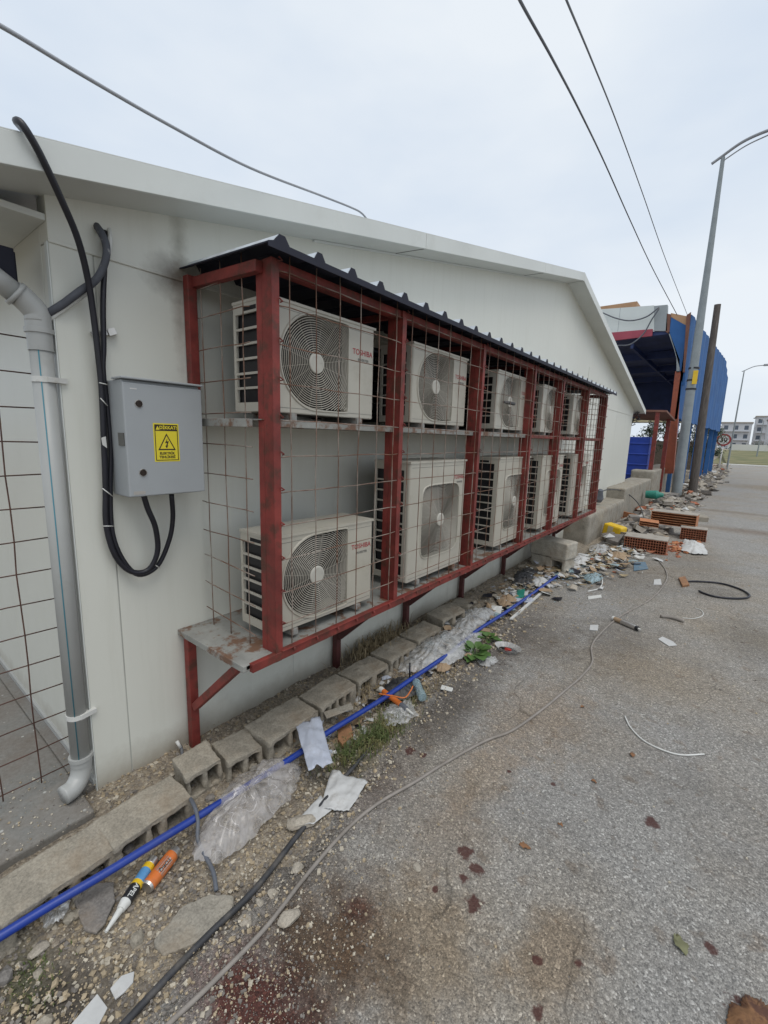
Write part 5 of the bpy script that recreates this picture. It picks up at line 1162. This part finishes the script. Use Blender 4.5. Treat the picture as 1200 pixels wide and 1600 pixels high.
# cables on the shed
o = MB().tube(smooth_path([WY(940, 488, 19.3), WY(962, 497, 19.3), WY(985, 501, 19.3), WY(1010, 495, 19.3), WY(1030, 480, 19.3)]), .025, 6).tube(smooth_path([WY(965, 540, 19.2), WY(985, 538, 19.2), WY(1005, 522, 19.3), WY(1018, 500, 19.3), WY(1030, 482, 19.3)]), .025, 6).build('shed_cables', 'darkgrey')
tag(o, 'two slack cables drooping across the white parapet of the blue shed', 'cables')
# blue tank with red frame and small roof
tk = thing('blue_tank', 'blue ribbed plastic tank behind the low wall at the building corner', 'tank', (-.2, 17.6, 0))
m = MB(); m.box(-.85, .17, 17.1, 18.1, .3, 2.15)
for z in (.5, .85, 1.2, 1.55, 1.9): m.box(-.87, .19, 17.07, 18.12, z, z+.06)
m.build('tank_body', 'tankblue', tk, bevel=.03)
fr = thing('small_red_frame', 'dark red steel frame with small dark roof beside the blue tank', 'frame', (.2, 17, 0))
for x, y in ((.30, 17.0), (.46, 18.6)): MB().box(x-.06, x+.06, y-.06, y+.06, 0, 2.95).build('post', 'red', fr)
m = MB(); m.prism([(-.6, 16.9, 2.98), (.55, 16.9, 2.95), (.62, 19, 2.75), (-.6, 19, 2.8)], (0, 0, .06)); m.build('roof', 'rustbeam', fr)

# ------------------------------------------------------------------ far trees
def tree(x, y, H_, r, seed, label, n=900, name='dark_tree', fol='foliage'):
    rnd = random.Random(seed); t = thing(name, label, 'tree', (x, y, 0), 'trees behind the shed')
    m = MB(); m.lathe((x, y, 0), (x+.1, y, H_*.7), [(0, .14), (1, .05)], 7)
    for k in range(5):
        a = rnd.uniform(0, 6.3); m.lathe((x+.05, y, H_*rnd.uniform(.3, .5)), (x+r*.6*math.cos(a), y+r*.6*math.sin(a), H_*rnd.uniform(.65, .85)), [(0, .05), (1, .015)], 5)
    m.build('trunk', 'bark', t); m = MB(); cl = [(Vector((rnd.gauss(0, r*.45), rnd.gauss(0, r*.45), H_*rnd.uniform(.4, .92))), r*rnd.uniform(.25, .5)) for _ in range(12)]
    for i in range(n):
        c, rr = rnd.choice(cl); d = Vector((rnd.gauss(0, 1), rnd.gauss(0, 1), rnd.gauss(0, 1))).normalized()*rr*rnd.random()**.4; p = Vector((x, y, 0))+c+d
        u = Vector((rnd.gauss(0, 1), rnd.gauss(0, 1), rnd.gauss(0, 1))).normalized(); v = u.orthogonal().normalized(); s_ = rnd.uniform(.05, .11)
        m.add([p-u*s_, p+v*s_*.5, p+u*s_, p-v*s_*.5], [(0, 1, 2, 3)])
    m.build('crown', fol, t)
tree(-1.1, 36.5, 3.9, 1.3, 1, 'dark bushy tree seen through the shed left of the orange column')
tree(.3, 37.5, 3.7, 1.2, 2, 'dark bushy tree behind the shed, right of the orange column')
tree(.9, 38.5, 3.2, .7, 3, 'dark bushy tree between the blue shed posts')
tree(-2.6, 37.0, 3.8, 1.2, 4, 'dark bushy tree behind the blue tank')
for i, (x, h) in enumerate(((4.0, 1.9), (5.2, 2.2), (6.4, 1.8), (7.6, 2.1))):
    tree(x+.6, 112, h+1.2, 1.3, 20+i, ['low dark tree before the pale flats, leftmost of four', 'low dark tree before the pale flats, second of four', 'low dark tree before the pale flats, third of four', 'low dark tree before the red building, rightmost of four'][i], 260)
# speed sign
sg = thing('speed_sign', 'round speed limit sign reading 30 on a pale post beside the rubble', 'road sign', (1.75, 42, 0))
MB().tube([(1.66, 42, 0), (1.70, 42, 2.35)], .05, 8).build('post', 'signwhite', sg)
MB().tube([(1.69, 41.93, 2.4), (1.69, 41.90, 2.4)], .45, 28, sm=False).build('plate', 'signred', sg)
MB().tube([(1.69, 41.895, 2.4), (1.69, 41.885, 2.4)], .33, 28, sm=False).build('plate_face', 'signwhite', sg)
m = MB(); text_mesh(m, '30', .46, (1.69, 41.883, 2.4), (1, 0, 0), (0, 0, 1), 0, .003, .01); m.build('numerals', 'ink', sg)
# verge, bank, wall and flats
m = MB(); m.prism([(1.9, 62, -.5), (1.9, 62, .12), (0.5, 100, 1.3), (0, 110, 1.2), (0, 110, -.5)], (90, 0, 0)); 
struct(m.build('grass_bank', 'fieldgreen', origin=(0, 0, 0)))
struct(MB().box(1.6, 80, 60.5, 62, -.02, .06).build('far_kerb', 'wallwhite'))
struct(MB().box(-30, 1.9, 62, 120, -.5, .02).build('far_field', 'fieldgreen'))
m = MB()
for k in range(12): m.box(1.5+k*7, 8.4+k*7, 101, 101.3, 1.0, 2.35+.1*(k % 2))
tag(m.build('white_boundary_wall', 'wallwhite'), 'long low white boundary wall at the top of the grass bank', 'wall')
def flats(x0, x1, y, h, fl_, mat, label, name='apartment_block', z0=1.0):
    t = thing(name, label, 'building', ((x0+x1)/2, y, z0)); MB().box(x0, x1, y, y+14, z0, z0+h).build('wall', mat, t)
    MB().box(x0-.3, x1+.3, y-.3, y+14.3, z0+h+.001, z0+h+.4).build('roof', 'mortar', t)
    nw = max(2, int((x1-x0)/2.6)); fh = h/fl_
    for f in range(fl_):
        m = MB(); m.box(x0+.5, x1-.5, y-.8, y-.01, z0+f*fh+.1, z0+f*fh+.25); m.build('balcony', 'aptwhite', t)
        for w_ in range(nw):
            xx = x0+(x1-x0)*(w_+.5)/nw; MB().box(xx-.6, xx+.6, y-.03, y-.005, z0+f*fh+.8, z0+f*fh+2.3).build('window', 'glass', t)
flats(-2.5, 6.4, 210, 9.5, 3, 'aptwhite', 'pale apartment block far away behind the white wall, leftmost')
flats(7.6, 15.5, 225, 12.5, 4, 'aptwhite', 'taller pale apartment block far away, right of the leftmost one')
flats(9.8, 14.0, 180, 9.5, 3, 'aptwhite', 'pale apartment block far away with balconies, just left of the red building')
flats(9.45, 16, 125, 5.8, 2, 'aptred', 'brick red building at the right frame edge behind the white wall', z0=1.5)
flats(-12, -3.5, 230, 9, 3, 'aptwhite', 'pale apartment block far away mostly hidden by the shed')
